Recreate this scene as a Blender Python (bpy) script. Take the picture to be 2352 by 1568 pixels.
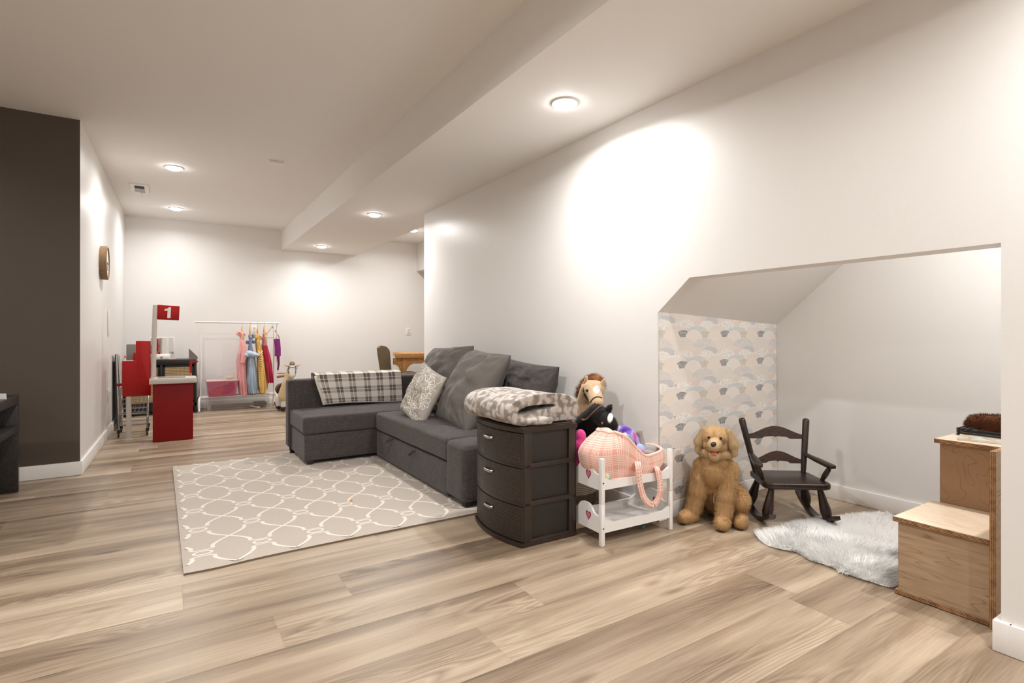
import bpy, bmesh, math, random
import numpy as np
from mathutils import Vector, Matrix, Euler, noise
PI = math.pi
D = bpy.data
scene = bpy.context.scene
COL = scene.collection
for o in list(D.objects): D.objects.remove(o)
random.seed(7); np.random.seed(7)

# ---------------------------------------------------------------- camera, world, exposure
FPX, CX, CY, H = 1229.0, 1176.0, 770.0, 1.0          # focal length in pixels of a 2352x1568 frame, eye height
YAW = math.atan((1176-391)/FPX)
cam_d = D.cameras.new('camera'); cam = D.objects.new('camera', cam_d); COL.objects.link(cam)
cam.location = (0, 0, H); cam.rotation_euler = (PI/2, 0, -YAW)
cam_d.sensor_width = 36; cam_d.lens = 36*FPX/2352; cam_d.shift_y = -14/2352; cam_d.clip_start = .02
scene.camera = cam
w = D.worlds.new('world'); scene.world = w; w.use_nodes = True
w.node_tree.nodes['Background'].inputs[0].default_value = (1, .96, .9, 1)
w.node_tree.nodes['Background'].inputs[1].default_value = .15
vs = scene.view_settings
vs.view_transform = 'Standard'; vs.look = 'None'; vs.gamma = 1; vs.use_curve_mapping = False; vs.exposure = 0.40
scene.cycles.max_bounces = 10; scene.cycles.diffuse_bounces = 7
LAMP_W = 17.0                                        # watts of one recessed ceiling lamp
LAMP_COL = (1, .988, .97)

# pixel of the photograph -> point on a plane (placement only)
FW = (math.sin(YAW), math.cos(YAW)); RT = (math.cos(YAW), -math.sin(YAW))
def _ray(u, v):
    l = (u-CX)/FPX; t = (CY-v)/FPX
    return (FW[0]+RT[0]*l, FW[1]+RT[1]*l, t)
def pz(u, v, z=0.0):
    r = _ray(u, v); s = (z-H)/r[2]; return Vector((r[0]*s, r[1]*s, z))
def px(u, v, x):
    r = _ray(u, v); s = x/r[0]; return Vector((x, r[1]*s, H+r[2]*s))
def py(u, v, y):
    r = _ray(u, v); s = y/r[1]; return Vector((r[0]*s, y, H+r[2]*s))

# ---------------------------------------------------------------- node helpers and materials
def newmat(name):
    m = D.materials.new(name); m.use_nodes = True
    nt = m.node_tree; b = nt.nodes['Principled BSDF']
    return m, nt, b
def nd(nt, t, **kw):
    n = nt.nodes.new(t)
    for k, v in kw.items():
        if k == 'inp':
            for a, c in v.items():
                if hasattr(c, 'links') or isinstance(c, bpy.types.NodeSocket): nt.links.new(c, n.inputs[a])
                else: n.inputs[a].default_value = c
        else: setattr(n, k, v)
    return n
def mth(nt, op, a, b=None, c=None):
    n = nt.nodes.new('ShaderNodeMath'); n.operation = op
    for i, v in enumerate((a, b, c)):
        if v is None: continue
        if isinstance(v, bpy.types.NodeSocket): nt.links.new(v, n.inputs[i])
        else: n.inputs[i].default_value = v
    return n.outputs[0]
def mixc(nt, f, a, b, mode='MIX'):
    n = nt.nodes.new('ShaderNodeMix'); n.data_type = 'RGBA'; n.blend_type = mode
    for s, v in ((n.inputs[0], f), (n.inputs[6], a), (n.inputs[7], b)):
        if isinstance(v, bpy.types.NodeSocket): nt.links.new(v, s)
        else: s.default_value = v if isinstance(v, (int, float)) else (*v, 1)[:4]
    return n.outputs[2]
def coords(nt, kind='Object', scale=None, rot=None):
    tc = nt.nodes.new('ShaderNodeTexCoord'); s = tc.outputs[kind]
    if scale or rot:
        mp = nt.nodes.new('ShaderNodeMapping'); nt.links.new(s, mp.inputs[0])
        if scale: mp.inputs['Scale'].default_value = scale
        if rot: mp.inputs['Rotation'].default_value = rot
        s = mp.outputs[0]
    return s
def noi(nt, vec, scale, detail=4, rough=.55, dist=0):
    n = nd(nt, 'ShaderNodeTexNoise', inp={'Scale': scale, 'Detail': detail, 'Roughness': rough, 'Distortion': dist})
    nt.links.new(vec, n.inputs['Vector']); return n.outputs['Fac']
def ramp(nt, f, stops):
    n = nt.nodes.new('ShaderNodeValToRGB'); e = n.color_ramp.elements
    nt.links.new(f, n.inputs[0])
    while len(e) < len(stops): e.new(.5)
    for i, (p, c) in enumerate(stops):
        e[i].position = p; e[i].color = (*c, 1) if len(c) == 3 else c
    return n.outputs[0]
def bump(nt, b, h, strength=.3, dist=.01):
    n = nd(nt, 'ShaderNodeBump', inp={'Strength': strength, 'Distance': dist, 'Height': h})
    nt.links.new(n.outputs[0], b.inputs['Normal'])
def sc(r, g, b):                                      # 0..255 display colour -> linear
    return tuple(((c/255)/12.92 if c/255 <= .04045 else ((c/255+.055)/1.055)**2.4) for c in (r, g, b))
MATS = {}
def mat(name, col, rough=.6, metal=0, var=0, vscale=20, bmp=0, bscale=200, spec=None, alpha=None, trans=None, sheen=0, emit=0, coat=0):
    if name in MATS: return MATS[name]
    m, nt, b = newmat(name)
    b.inputs['Roughness'].default_value = rough; b.inputs['Metallic'].default_value = metal
    b.inputs['Base Color'].default_value = (*col, 1)
    vec = None
    if var or bmp: vec = coords(nt)
    if var:
        f = noi(nt, vec, vscale)
        c = mixc(nt, f, tuple(max(0, x*(1-var)) for x in col), tuple(min(1, x*(1+var)) for x in col))
        nt.links.new(c, b.inputs['Base Color'])
    if bmp: bump(nt, b, noi(nt, vec, bscale, 3), bmp, .004)
    if spec is not None: b.inputs['Specular IOR Level'].default_value = spec
    if alpha is not None: b.inputs['Alpha'].default_value = alpha
    if trans is not None: b.inputs['Transmission Weight'].default_value = trans
    if sheen: b.inputs['Sheen Weight'].default_value = sheen; b.inputs['Sheen Roughness'].default_value = .4
    if coat: b.inputs['Coat Weight'].default_value = coat
    if emit: b.inputs['Emission Color'].default_value = (*col, 1); b.inputs['Emission Strength'].default_value = emit
    MATS[name] = m; return m

def wall_mat(name, col, rough=.45):
    m, nt, b = newmat(name); v = coords(nt)
    c = mixc(nt, noi(nt, v, 1.3, 3), tuple(x*.985 for x in col), tuple(min(1, x*1.015) for x in col))
    nt.links.new(c, b.inputs['Base Color']); b.inputs['Roughness'].default_value = rough
    bump(nt, b, noi(nt, v, 260, 3, .6), .12, .002)
    return m
M_WALL = wall_mat('wall paint', (.80, .785, .765), .38)
M_CEIL = wall_mat('ceiling paint', (.85, .835, .81), .75)
M_DARKWALL = wall_mat('dark wall paint', sc(84, 74, 66), .42)
M_TRIM = mat('white trim paint', (.86, .845, .825), .35)

def linen_mat(name, c1, c2, sx=1.0):
    m, nt, b = newmat(name)
    a = noi(nt, coords(nt, scale=(25*sx, 25*sx, 420*sx)), 1, 3, .6)
    c = noi(nt, coords(nt, scale=(420*sx, 420*sx, 25*sx)), 1, 3, .6)
    d = noi(nt, coords(nt, scale=(350*sx, 30*sx, 150*sx)), 1, 2, .6)
    f = mth(nt, 'ADD', mth(nt, 'MULTIPLY', a, .4), mth(nt, 'ADD', mth(nt, 'MULTIPLY', c, .4), mth(nt, 'MULTIPLY', d, .2)))
    f = mth(nt, 'MULTIPLY_ADD', mth(nt, 'SUBTRACT', f, .5), 3.2, .5)
    nt.links.new(ramp(nt, f, [(0, c1), (1, c2)]), b.inputs['Base Color'])
    b.inputs['Roughness'].default_value = .9; b.inputs['Sheen Weight'].default_value = .15
    bump(nt, b, f, .35, .002)
    return m
M_LINEN = linen_mat('charcoal linen', sc(30, 26, 26), sc(90, 83, 80))
M_COTTON = mat('grey cotton', sc(100, 94, 89), .85, var=.06, vscale=6, bmp=.15, bscale=700, sheen=.2)

def wood_mat(name, c1, c2, c3, scale=(3, 40, 40), rings=14, rough=.5, fine=True, dist=.6):
    m, nt, b = newmat(name)
    v = coords(nt, scale=scale)
    n1 = noi(nt, v, 1, 3, .5, dist)
    r = mth(nt, 'FRACT', mth(nt, 'MULTIPLY', n1, rings))
    r = mth(nt, 'ABSOLUTE', mth(nt, 'MULTIPLY_ADD', r, 2, -1))
    fv = noi(nt, coords(nt, scale=tuple(s*(2 if s < 10 else 5) for s in scale)), 1, 3, .6)
    f = mth(nt, 'ADD', mth(nt, 'MULTIPLY', r, .45), mth(nt, 'MULTIPLY', fv, .55))
    nt.links.new(ramp(nt, f, [(.15, c1), (.5, c2), (.85, c3)]), b.inputs['Base Color'])
    b.inputs['Roughness'].default_value = rough
    bump(nt, b, f, .08, .002)
    return m

# ---------------------------------------------------------------- mesh builder
class MB:
    def __init__(s): s.v = []; s.f = []; s.mi = []; s.uv = {}; s.M = Matrix(); s.m = 0
    def add(s, vs, fs, uvs=None):
        n = len(s.v); M = s.M
        s.v += [tuple(M @ Vector(p)) for p in vs]
        for i, f in enumerate(fs):
            if uvs: s.uv[len(s.f)] = [uvs[j] for j in f]
            s.f.append([n+j for j in f]); s.mi.append(s.m)
        return s
    def bm(s, bm_, Mx=None):
        if Mx is not None: bmesh.ops.transform(bm_, matrix=Mx, verts=bm_.verts)
        bm_.verts.index_update()
        s.add([tuple(v.co) for v in bm_.verts], [[v.index for v in f.verts] for f in bm_.faces]); bm_.free(); return s
    def box(s, c, d, rot=None, bev=0, seg=2):
        b = bmesh.new(); bmesh.ops.create_cube(b, size=1)
        bmesh.ops.scale(b, vec=Vector(d), verts=b.verts)
        if bev: bmesh.ops.bevel(b, geom=b.edges[:], offset=min(bev, min(d)*.49), segments=seg, profile=.5, affect='EDGES')
        R = Euler(rot).to_matrix().to_4x4() if rot is not None else Matrix()
        return s.bm(b, Matrix.Translation(Vector(c)) @ R)
    def bb(s, lo, hi, bev=0, seg=2):
        lo = Vector(lo); hi = Vector(hi)
        return s.box((lo+hi)/2, [abs(x) for x in (hi-lo)], None, bev, seg)
    def tube(s, pts, r, n=8, closed=False, cap=True, flat=1.0, up=None):
        P = [Vector(p) for p in pts]; k = len(P)
        rs = r if hasattr(r, '__len__') else [r]*k
        vs = []; fs = []
        prev = None
        for i in range(k):
            if closed: t = P[(i+1) % k]-P[i-1]
            else: t = P[min(i+1, k-1)]-P[max(i-1, 0)]
            t.normalize()
            if up is not None: a = Vector(up)-t*t.dot(Vector(up))
            elif prev is None:
                a = Vector((0, 0, 1)) if abs(t.z) < .9 else Vector((1, 0, 0)); a = a-t*t.dot(a)
            else: a = prev-t*t.dot(prev)
            if a.length < 1e-6: a = t.orthogonal()
            a.normalize(); prev = a; b = t.cross(a)
            for j in range(n):
                an = 2*PI*j/n; vs.append(P[i]+(a*math.cos(an)*flat+b*math.sin(an))*rs[i])
        for i in range(k if closed else k-1):
            for j in range(n):
                a0 = i*n+j; a1 = i*n+(j+1) % n; b0 = ((i+1) % k)*n+j; b1 = ((i+1) % k)*n+(j+1) % n
                fs.append([a0, a1, b1, b0])
        if not closed and cap: fs += [list(range(n))[::-1], [(k-1)*n+j for j in range(n)]]
        return s.add(vs, fs)
    def lathe(s, prof, n=20, base=(0, 0, 0), Mx=None, sx=1, sy=1):
        vs = []; fs = []; B = Vector(base)
        for r, z in prof:
            for j in range(n):
                a = 2*PI*j/n; p = Vector((r*math.cos(a)*sx, r*math.sin(a)*sy, z))
                if Mx is not None: p = Mx @ p
                vs.append(p+B)
        for i in range(len(prof)-1):
            for j in range(n): fs.append([i*n+j, i*n+(j+1) % n, (i+1)*n+(j+1) % n, (i+1)*n+j])
        fs += [list(range(n))[::-1], [(len(prof)-1)*n+j for j in range(n)]]
        return s.add(vs, fs)
    def ell(s, c, r, rot=None, nu=16, nv=10):
        prof = []; vs = []; fs = []; R = Euler(rot).to_matrix() if rot is not None else Matrix.Identity(3)
        c = Vector(c); r = r if hasattr(r, '__len__') else (r, r, r)
        for i in range(1, nv):
            th = PI*i/nv
            for j in range(nu):
                a = 2*PI*j/nu
                vs.append(c+R @ Vector((r[0]*math.sin(th)*math.cos(a), r[1]*math.sin(th)*math.sin(a), r[2]*math.cos(th))))
        t = len(vs); vs.append(c+R @ Vector((0, 0, r[2]))); b = len(vs); vs.append(c-R @ Vector((0, 0, r[2])))
        for i in range(nv-2):
            for j in range(nu): fs.append([i*nu+j, (i+1)*nu+j, (i+1)*nu+(j+1) % nu, i*nu+(j+1) % nu])
        for j in range(nu):
            fs.append([t, j, (j+1) % nu]); fs.append([b, (nv-2)*nu+(j+1) % nu, (nv-2)*nu+j])
        return s.add(vs, fs)
    def cap(s, p0, p1, r0, r1=None, n=12):            # capsule
        r1 = r0 if r1 is None else r1
        p0 = Vector(p0); p1 = Vector(p1); t = (p1-p0); L = t.length; q = t.to_track_quat('Z', 'Y').to_matrix()
        prof = [(r0*math.cos(a), -r0*math.sin(a)) for a in (1.5, 1.1, .7, .3)]+[(r1*math.cos(a), L+r1*math.sin(a)) for a in (0, .4, .8, 1.2, 1.5)]
        return s.lathe(prof, n, p0, q)
    def prism(s, poly, th, Mx=None, bev=0, seg=2):    # outline in local xy, extruded by th along z
        b = bmesh.new()
        vs = [b.verts.new((x, y, 0)) for x, y in poly]
        f = b.faces.new(vs); b.normal_update()
        if f.normal.z > 0: f.normal_flip()
        e = bmesh.ops.extrude_face_region(b, geom=[f])
        bmesh.ops.translate(b, vec=(0, 0, th), verts=[g for g in e['geom'] if isinstance(g, bmesh.types.BMVert)])
        if bev:
            bmesh.ops.bevel(b, geom=b.edges[:], offset=bev, segments=seg, profile=.5, affect='EDGES')
        if len(poly) > 4 and not bev:
            bmesh.ops.triangulate(b, faces=[f for f in b.faces if len(f.verts) > 4])
        bmesh.ops.recalc_face_normals(b, faces=b.faces)
        return s.bm(b, Mx)
    def grid(s, fn, nu, nv, cu=False, cv=False, u0=0., u1=1., v0=0., v1=1., uvf=None):
        vs = []; uvs = []
        for i in range(nu+1):
            for j in range(nv+1):
                u = u0+(u1-u0)*i/nu; v = v0+(v1-v0)*j/nv
                vs.append(fn(u, v)); uvs.append(uvf(u, v) if uvf else (u, v))
        fs = [[i*(nv+1)+j, (i+1)*(nv+1)+j, (i+1)*(nv+1)+j+1, i*(nv+1)+j+1] for i in range(nu) for j in range(nv)]
        return s.add(vs, fs, uvs)
    def mesh(s, name='m'):
        me = D.meshes.new(name); me.from_pydata([tuple(v) for v in s.v], [], s.f)
        me.polygons.foreach_set('material_index', s.mi)
        if s.uv:
            ul = me.uv_layers.new(name='UVMap')
            for p in me.polygons:
                if p.index in s.uv:
                    for li, q in zip(p.loop_indices, s.uv[p.index]): ul.data[li].uv = q
        me.update(); return me
    def build(s, name, mats, parent=None, smooth=40, weld=False, world=True, origin=None):
        me = s.mesh(name)
        return link(name, me, mats, parent, smooth, weld, world, origin)
def link(name, me, mats, parent=None, smooth=40, weld=False, world=True, origin=None):
    for m in (mats if isinstance(mats, (list, tuple)) else [mats]): me.materials.append(m)
    if weld:
        b = bmesh.new(); b.from_mesh(me); bmesh.ops.remove_doubles(b, verts=b.verts, dist=1e-5)
        bmesh.ops.recalc_face_normals(b, faces=b.faces); b.to_mesh(me); b.free()
    if smooth:
        me.polygons.foreach_set('use_smooth', [True]*len(me.polygons))
        if smooth < 180: me.set_sharp_from_angle(angle=math.radians(smooth))
    o = D.objects.new(name, me); COL.objects.link(o)
    if parent is not None:
        o.parent = parent
        if world: me.transform(abs_matrix(parent).inverted())
    elif world:
        if origin is None:
            n = len(me.vertices); co = np.empty(n*3); me.vertices.foreach_get('co', co); co = co.reshape(-1, 3)
            lo = co.min(0); hi = co.max(0); origin = ((lo[0]+hi[0])/2, (lo[1]+hi[1])/2, lo[2])
        me.transform(Matrix.Translation(-Vector(origin))); o.location = origin
    me.update(); return o
def abs_matrix(o):
    m = Matrix.LocRotScale(o.location, o.rotation_euler, o.scale)
    return abs_matrix(o.parent) @ m if o.parent else m
def tag(o, label=None, cat=None, group=None, kind=None):
    if label: o['label'] = label
    if cat: o['category'] = cat
    if group: o['group'] = group
    if kind: o['kind'] = kind
    return o
def thing(name, label, cat, loc=(0, 0, 0), rz=0, group=None):
    o = D.objects.new(name, None); COL.objects.link(o); o.location = loc; o.rotation_euler = (0, 0, rz); o.empty_display_size = .05
    return tag(o, label, cat, group)
def structure(o): o['kind'] = 'structure'; return o
def copy_tree(o, parent=None):
    c = o.copy(); COL.objects.link(c); c.parent = parent
    for ch in list(o.children): copy_tree(ch, c)
    return c
def remesh(mb, voxel, smooth=6, fac=.5):
    """union of overlapping closed shapes as one continuous surface"""
    me = mb.mesh('tmp'); o = D.objects.new('tmp', me); COL.objects.link(o)
    md = o.modifiers.new('r', 'REMESH'); md.mode = 'VOXEL'; md.voxel_size = voxel
    if smooth:
        sm = o.modifiers.new('s', 'SMOOTH'); sm.iterations = smooth; sm.factor = fac
    dg = bpy.context.evaluated_depsgraph_get(); dg.update()
    out = D.meshes.new_from_object(o.evaluated_get(dg))
    D.objects.remove(o); D.meshes.remove(me); return out
def add_fur(me, n, length, width, droop=.5, mi=0, lenf=None, jit=.35, keep=None, comb=None, seed=1, seg=3):
    """fur strands as thin tapering ribbons, in the same mesh as the skin they grow from"""
    rng = np.random.default_rng(seed)
    me.calc_loop_triangles(); nt = len(me.loop_triangles)
    tri = np.empty(nt*3, int); me.loop_triangles.foreach_get('vertices', tri); tri = tri.reshape(-1, 3)
    co = np.empty(len(me.vertices)*3); me.vertices.foreach_get('co', co); co = co.reshape(-1, 3)
    nr = np.empty(len(me.vertices)*3); me.vertices.foreach_get('normal', nr); nr = nr.reshape(-1, 3)
    a, b, c = co[tri[:, 0]], co[tri[:, 1]], co[tri[:, 2]]
    ar = np.linalg.norm(np.cross(b-a, c-a), axis=1)
    ti = rng.choice(nt, n, p=ar/ar.sum()); r1 = np.sqrt(rng.random(n)); r2 = rng.random(n)
    w0, w1, w2 = (1-r1)[:, None], (r1*(1-r2))[:, None], (r1*r2)[:, None]
    P = a[ti]*w0+b[ti]*w1+c[ti]*w2
    N = nr[tri[ti, 0]]*w0+nr[tri[ti, 1]]*w1+nr[tri[ti, 2]]*w2
    N /= np.linalg.norm(N, axis=1)[:, None]+1e-9
    if keep is not None:
        k = keep(P, N); P = P[k]; N = N[k]; n = len(P)
    L = length*(.6+.8*rng.random(n))
    if lenf is not None: L = L*lenf(P)
    # clumps: nearby strands share a lean direction
    cl = np.array([noise.noise_vector(Vector(p*38)) for p in P])
    G = np.zeros((n, 3)); G[:, 2] = -1
    if comb is not None: G = comb(P, N)
    G = G-N*(G*N).sum(1)[:, None]
    d = N+G*droop+cl*jit*1.6+rng.normal(0, jit*.35, (n, 3))
    d -= N*np.minimum(0, (d*N).sum(1)-.18)[:, None]
    d /= np.linalg.norm(d, axis=1)[:, None]
    side = np.cross(d, N+rng.normal(0, .28, (n, 3))); side /= np.linalg.norm(side, axis=1)[:, None]+1e-9
    bend = G*droop*.8+np.array([0, 0, -.15])*droop
    rows = []
    for k in range(seg+1):
        t = k/seg; C = P-N*.001+d*(L*t)[:, None]+bend*(L*t*t*.6)[:, None]
        wd = width*(1-t**1.5)*.5
        if k == seg: rows.append([C])
        else: rows.append([C-side*wd, C+side*wd])
    V = []; 
    base = len(me.vertices)
    for r in rows: V += r
    V = np.stack(V, 1).reshape(-1, 3); vps = 2*seg+1
    F = []
    idx = base+np.arange(n)*vps
    polys = []
    for k in range(seg-1):
        polys.append(np.stack([idx+2*k, idx+2*k+1, idx+2*k+3, idx+2*k+2], 1))
    quads = np.concatenate(polys) if polys else np.zeros((0, 4), int)
    tris = np.stack([idx+2*(seg-1), idx+2*seg-1, idx+2*seg], 1)
    bmv = np.concatenate([co, V])
    of = [list(p.vertices) for p in me.polygons]; nof = len(of)
    omi = [p.material_index for p in me.polygons]
    me2 = D.meshes.new(me.name); 
    me2.from_pydata(bmv.tolist(), [], of+quads.tolist()+tris.tolist())
    me2.polygons.foreach_set('material_index', omi+[mi]*(len(quads)+len(tris)))
    me2.polygons.foreach_set('use_smooth', [True]*len(me2.polygons)); me2.update()
    NN = np.concatenate([nr, np.repeat(.75*N+.35*d, vps, axis=0)]); NN /= np.linalg.norm(NN, axis=1)[:, None]+1e-9
    me2.normals_split_custom_set_from_vertices(NN.tolist())
    at = me2.attributes.new('tip', 'FLOAT', 'POINT')
    tv = np.concatenate([np.zeros(len(co)), np.tile(np.array([x for k in range(seg) for x in (k/seg, k/seg)]+[1.]), n)])
    at.data.foreach_set('value', tv)
    return me2
from mathutils.bvhtree import BVHTree
def bvh(me): return BVHTree.FromPolygons([v.co.copy() for v in me.vertices], [list(p.vertices) for p in me.polygons])
def hit(tree, u, v, lift=0.0):
    """point of a surface seen at a pixel of the photograph, with its normal"""
    o = Vector((0, 0, H)); d = Vector(_ray(u, v)).normalized(); loc, n, i, t = tree.ray_cast(o, d)
    if loc is None: return None, None
    if n.dot(d) > 0: n = -n
    return loc+n*lift, n
def patch(mb, tree, outline, lift=.0012):
    """filled patch of felt lying on a surface, outlined in pixels"""
    cu = sum(p[0] for p in outline)/len(outline); cv = sum(p[1] for p in outline)/len(outline); K = 5; n_ = len(outline); vs = []
    for k in range(K+1):
        for (u, v) in outline:
            p, _n = hit(tree, cu+(u-cu)*k/K, cv+(v-cv)*k/K, lift if k < K else 0); vs.append(p if p is not None else vs[-1])
    fs = [[k*n_+i, (k+1)*n_+i, (k+1)*n_+(i+1) % n_, k*n_+(i+1) % n_] for k in range(K) for i in range(n_)]
    mb.add(vs, fs)
def spline(pts, n=6, closed=False):
    """Catmull-Rom through the points"""
    P = [Vector(p) for p in pts]; k = len(P); out = []
    for i in range(k if closed else k-1):
        if closed: a, b, c, d = P[i-1], P[i], P[(i+1) % k], P[(i+2) % k]
        else: a, b, c, d = P[max(i-1, 0)], P[i], P[i+1], P[min(i+2, k-1)]
        for j in range(n):
            t = j/n; out.append(.5*((2*b)+(c-a)*t+(2*a-5*b+4*c-d)*t*t+(3*b-a-3*c+d)*t**3))
    if not closed: out.append(P[-1])
    return out
def ribbon(mb, pts, width, nrm=(0, 0, 1), closed=False):
    """flat strip drawn along a path on a surface"""
    P = [Vector(p) for p in pts]; k = len(P); vs = []; ws = width if hasattr(width, '__len__') else [width]*k
    for i in range(k):
        t = (P[(i+1) % k]-P[i-1]) if closed else P[min(i+1, k-1)]-P[max(i-1, 0)]
        nn = nrm[i] if isinstance(nrm, list) else Vector(nrm)
        s = t.cross(nn)
        if s.length < 1e-9: s = Vector((1, 0, 0))
        s.normalize(); vs += [P[i]-s*ws[i]/2, P[i]+s*ws[i]/2]
    fs = [[2*i, 2*i+1, (2*i+3) % (2*k), (2*i+2) % (2*k)] for i in range(k if closed else k-1)]
    mb.add(vs, fs)

# ================================================================ THE ROOM
ZC, ZS = 2.545, 2.255            # main ceiling, lowered soffit
XR = 2.216; YB = 8.48            # right wall, far wall
XL0, XL1 = -.545, -.49           # left wall, near and far end
YD = 4.908                       # dark wall
def quadbox(name, lo, hi, m): 
    return structure(MB().bb(lo, hi).build(name, m, smooth=0))

# floor of planks, 1.43 m long and 0.2285 m wide, laid across the room
m, nt, b = newmat('oak plank')
at = nd(nt, 'ShaderNodeAttribute', attribute_name='plank'); pc = at.outputs['Vector']
sep = nd(nt, 'ShaderNodeSeparateXYZ', inp={0: pc})
tc = coords(nt)
off = nd(nt, 'ShaderNodeVectorMath', operation='MULTIPLY_ADD'); nt.links.new(pc, off.inputs[0]); off.inputs[1].default_value = (37, 19, 11); nt.links.new(tc, off.inputs[2])
def mp(s, sx):
    n = nt.nodes.new('ShaderNodeMapping'); nt.links.new(s, n.inputs[0]); n.inputs['Scale'].default_value = sx; return n.outputs[0]
g1 = noi(nt, mp(off.outputs[0], (.9, 7, 1)), 1, 2, .45, .35)
rings = mth(nt, 'ABSOLUTE', mth(nt, 'MULTIPLY_ADD', mth(nt, 'FRACT', mth(nt, 'MULTIPLY', g1, 20)), 2, -1))
msk = mth(nt, 'SMOOTH_MIN', mth(nt, 'MAXIMUM', mth(nt, 'MULTIPLY_ADD', noi(nt, mp(off.outputs[0], (1.6, 4, 1)), 1, 1), 5, -2.4), 0), 1, .1)
fine = noi(nt, mp(off.outputs[0], (5, 230, 1)), 1, 4, .65, .3)
broad = noi(nt, mp(off.outputs[0], (.7, 9, 1)), 1, 3, .5)
f = mth(nt, 'ADD', mth(nt, 'MULTIPLY', broad, .62), mth(nt, 'MULTIPLY', fine, .30))
f = mth(nt, 'ADD', f, mth(nt, 'MULTIPLY', mth(nt, 'MULTIPLY', mth(nt, 'SUBTRACT', .55, rings), msk), .16))
f = mth(nt, 'ADD', f, mth(nt, 'MULTIPLY_ADD', sep.outputs[0], .16, -.08))
knot = nd(nt, 'ShaderNodeTexVoronoi', inp={'Scale': 1.0, 'Vector': mp(off.outputs[0], (1.3, 5, 1))})
kd = mth(nt, 'MAXIMUM', mth(nt, 'MULTIPLY_ADD', knot.outputs['Distance'], -9, 1), 0)
f = mth(nt, 'SUBTRACT', f, mth(nt, 'MULTIPLY', kd, .25))
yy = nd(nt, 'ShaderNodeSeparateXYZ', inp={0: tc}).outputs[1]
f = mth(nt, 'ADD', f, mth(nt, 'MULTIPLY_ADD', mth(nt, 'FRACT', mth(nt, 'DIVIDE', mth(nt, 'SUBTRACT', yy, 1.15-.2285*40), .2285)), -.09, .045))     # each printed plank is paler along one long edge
c = ramp(nt, f, [(.25, sc(100, 83, 66)), (.38, sc(138, 119, 98)), (.52, sc(168, 149, 127)), (.72, sc(202, 185, 163))])
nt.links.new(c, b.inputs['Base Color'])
nt.links.new(mth(nt, 'MULTIPLY_ADD', fine, .2, .28), b.inputs['Roughness'])
bump(nt, b, fine, .06, .002)
M_PLANK = m
M_SEAM = mat('plank seam', sc(168, 150, 128), .8)
fb = MB(); fb.m = 1; fb.add([(-5, -3, -.0005), (6, -3, -.0005), (6, 10.2, -.0005), (-5, 10.2, -.0005)], [[0, 1, 2, 3]]); fb.m = 0
known = {-1: .55, 0: 2.04, 1: .886, 2: -.26, 3: .31, 4: .59, 5: .04, 6: .86, 7: .25}
PW, PL = .2285, 1.43; pv = []
rp = random.Random(3); g = .0005
for k in range(-18, 40):
    y0 = 1.15+PW*k; ph = known.get(k, rp.uniform(0, PL))
    x = ph-PL*math.ceil((ph+5)/PL)
    while x < 6:
        a0, a1 = max(x, -5)+g, min(x+PL, 6)-g
        if a1 > a0 and y0 < 10 and y0 > -3.2:
            fb.add([(a0, y0+g, 0), (a1, y0+g, 0), (a1, y0+PW-g, 0), (a0, y0+PW-g, 0)], [[0, 1, 2, 3]]); pv.append((rp.random(), rp.random(), rp.random()))
        x += PL
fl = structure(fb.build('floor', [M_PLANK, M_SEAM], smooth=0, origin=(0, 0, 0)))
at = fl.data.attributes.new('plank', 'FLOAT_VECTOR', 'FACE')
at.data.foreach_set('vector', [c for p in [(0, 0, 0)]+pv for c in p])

# ceilings
quadbox('ceiling', (-5, -3, ZC), (6, 9, ZC+.1), M_CEIL)
XB, XB1 = 1.386, 2.455
o = quadbox('trim_1', (XB, -3, ZS), (XR+.6, 5.16, ZC-.0005), M_CEIL)
o = quadbox('trim_2', (XB, 5.16, ZS), (XB1, YB, ZC-.0005), M_CEIL)
quadbox('trim_3', (3.505, 5.3, 2.08), (4.6, YB, ZC-.0005), M_WALL)      # bulkhead in the alcove corner
# walls
structure(MB().bb((-.7, YB, 0), (6, YB+.15, ZC)).build('wall_back', M_WALL, smooth=0))
wl = MB(); T = .12
wl.add([(XL0, YD, 0), (XL1, YB, 0), (XL1, YB, ZC), (XL0, YD, ZC), (XL0-T, YD+.01, 0), (XL1-T, YB, 0), (XL1-T, YB, ZC), (XL0-T, YD+.01, ZC)],
       [[0, 1, 2, 3], [5, 4, 7, 6], [4, 0, 3, 7], [1, 5, 6, 2], [3, 2, 6, 7], [0, 4, 5, 1]])
structure(wl.build('wall_left', M_WALL, smooth=0))
quadbox('wall_left_front', (-5, YD, 0), (XL0-.001, YD+.12, ZC), M_DARKWALL)
quadbox('wall_far_left', (-5, -3, 0), (-4.9, YD, ZC), M_WALL)
quadbox('wall_front', (-5, -3.1, 0), (6, -3, ZC), M_WALL)
quadbox('wall_alcove_right', (4.6, 5.16, 0), (4.7, YB, ZC), M_WALL)
# right wall with the under-stair opening
TW = .115; oy0, oy1 = .594, 2.0105; oz = 1.293; ys, zs = 1.80, 1.293; zlow = 1.121
wr = MB()
out = [(-3, 0), (oy0, 0), (oy0, oz), (ys, zs), (oy1, zlow), (oy1, 0), (5.16, 0), (5.16, ZS), (-3, ZS)]
Mx = Matrix(((0, 0, 1, XR), (1, 0, 0, 0), (0, 1, 0, 0), (0, 0, 0, 1)))
wr.prism(out, TW, Mx)
structure(wr.build('wall_right', M_WALL, smooth=0))
quadbox('wall_alcove_front', (XR+TW, 5.04, 0), (4.7, 5.16, ZC), M_WALL)
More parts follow.
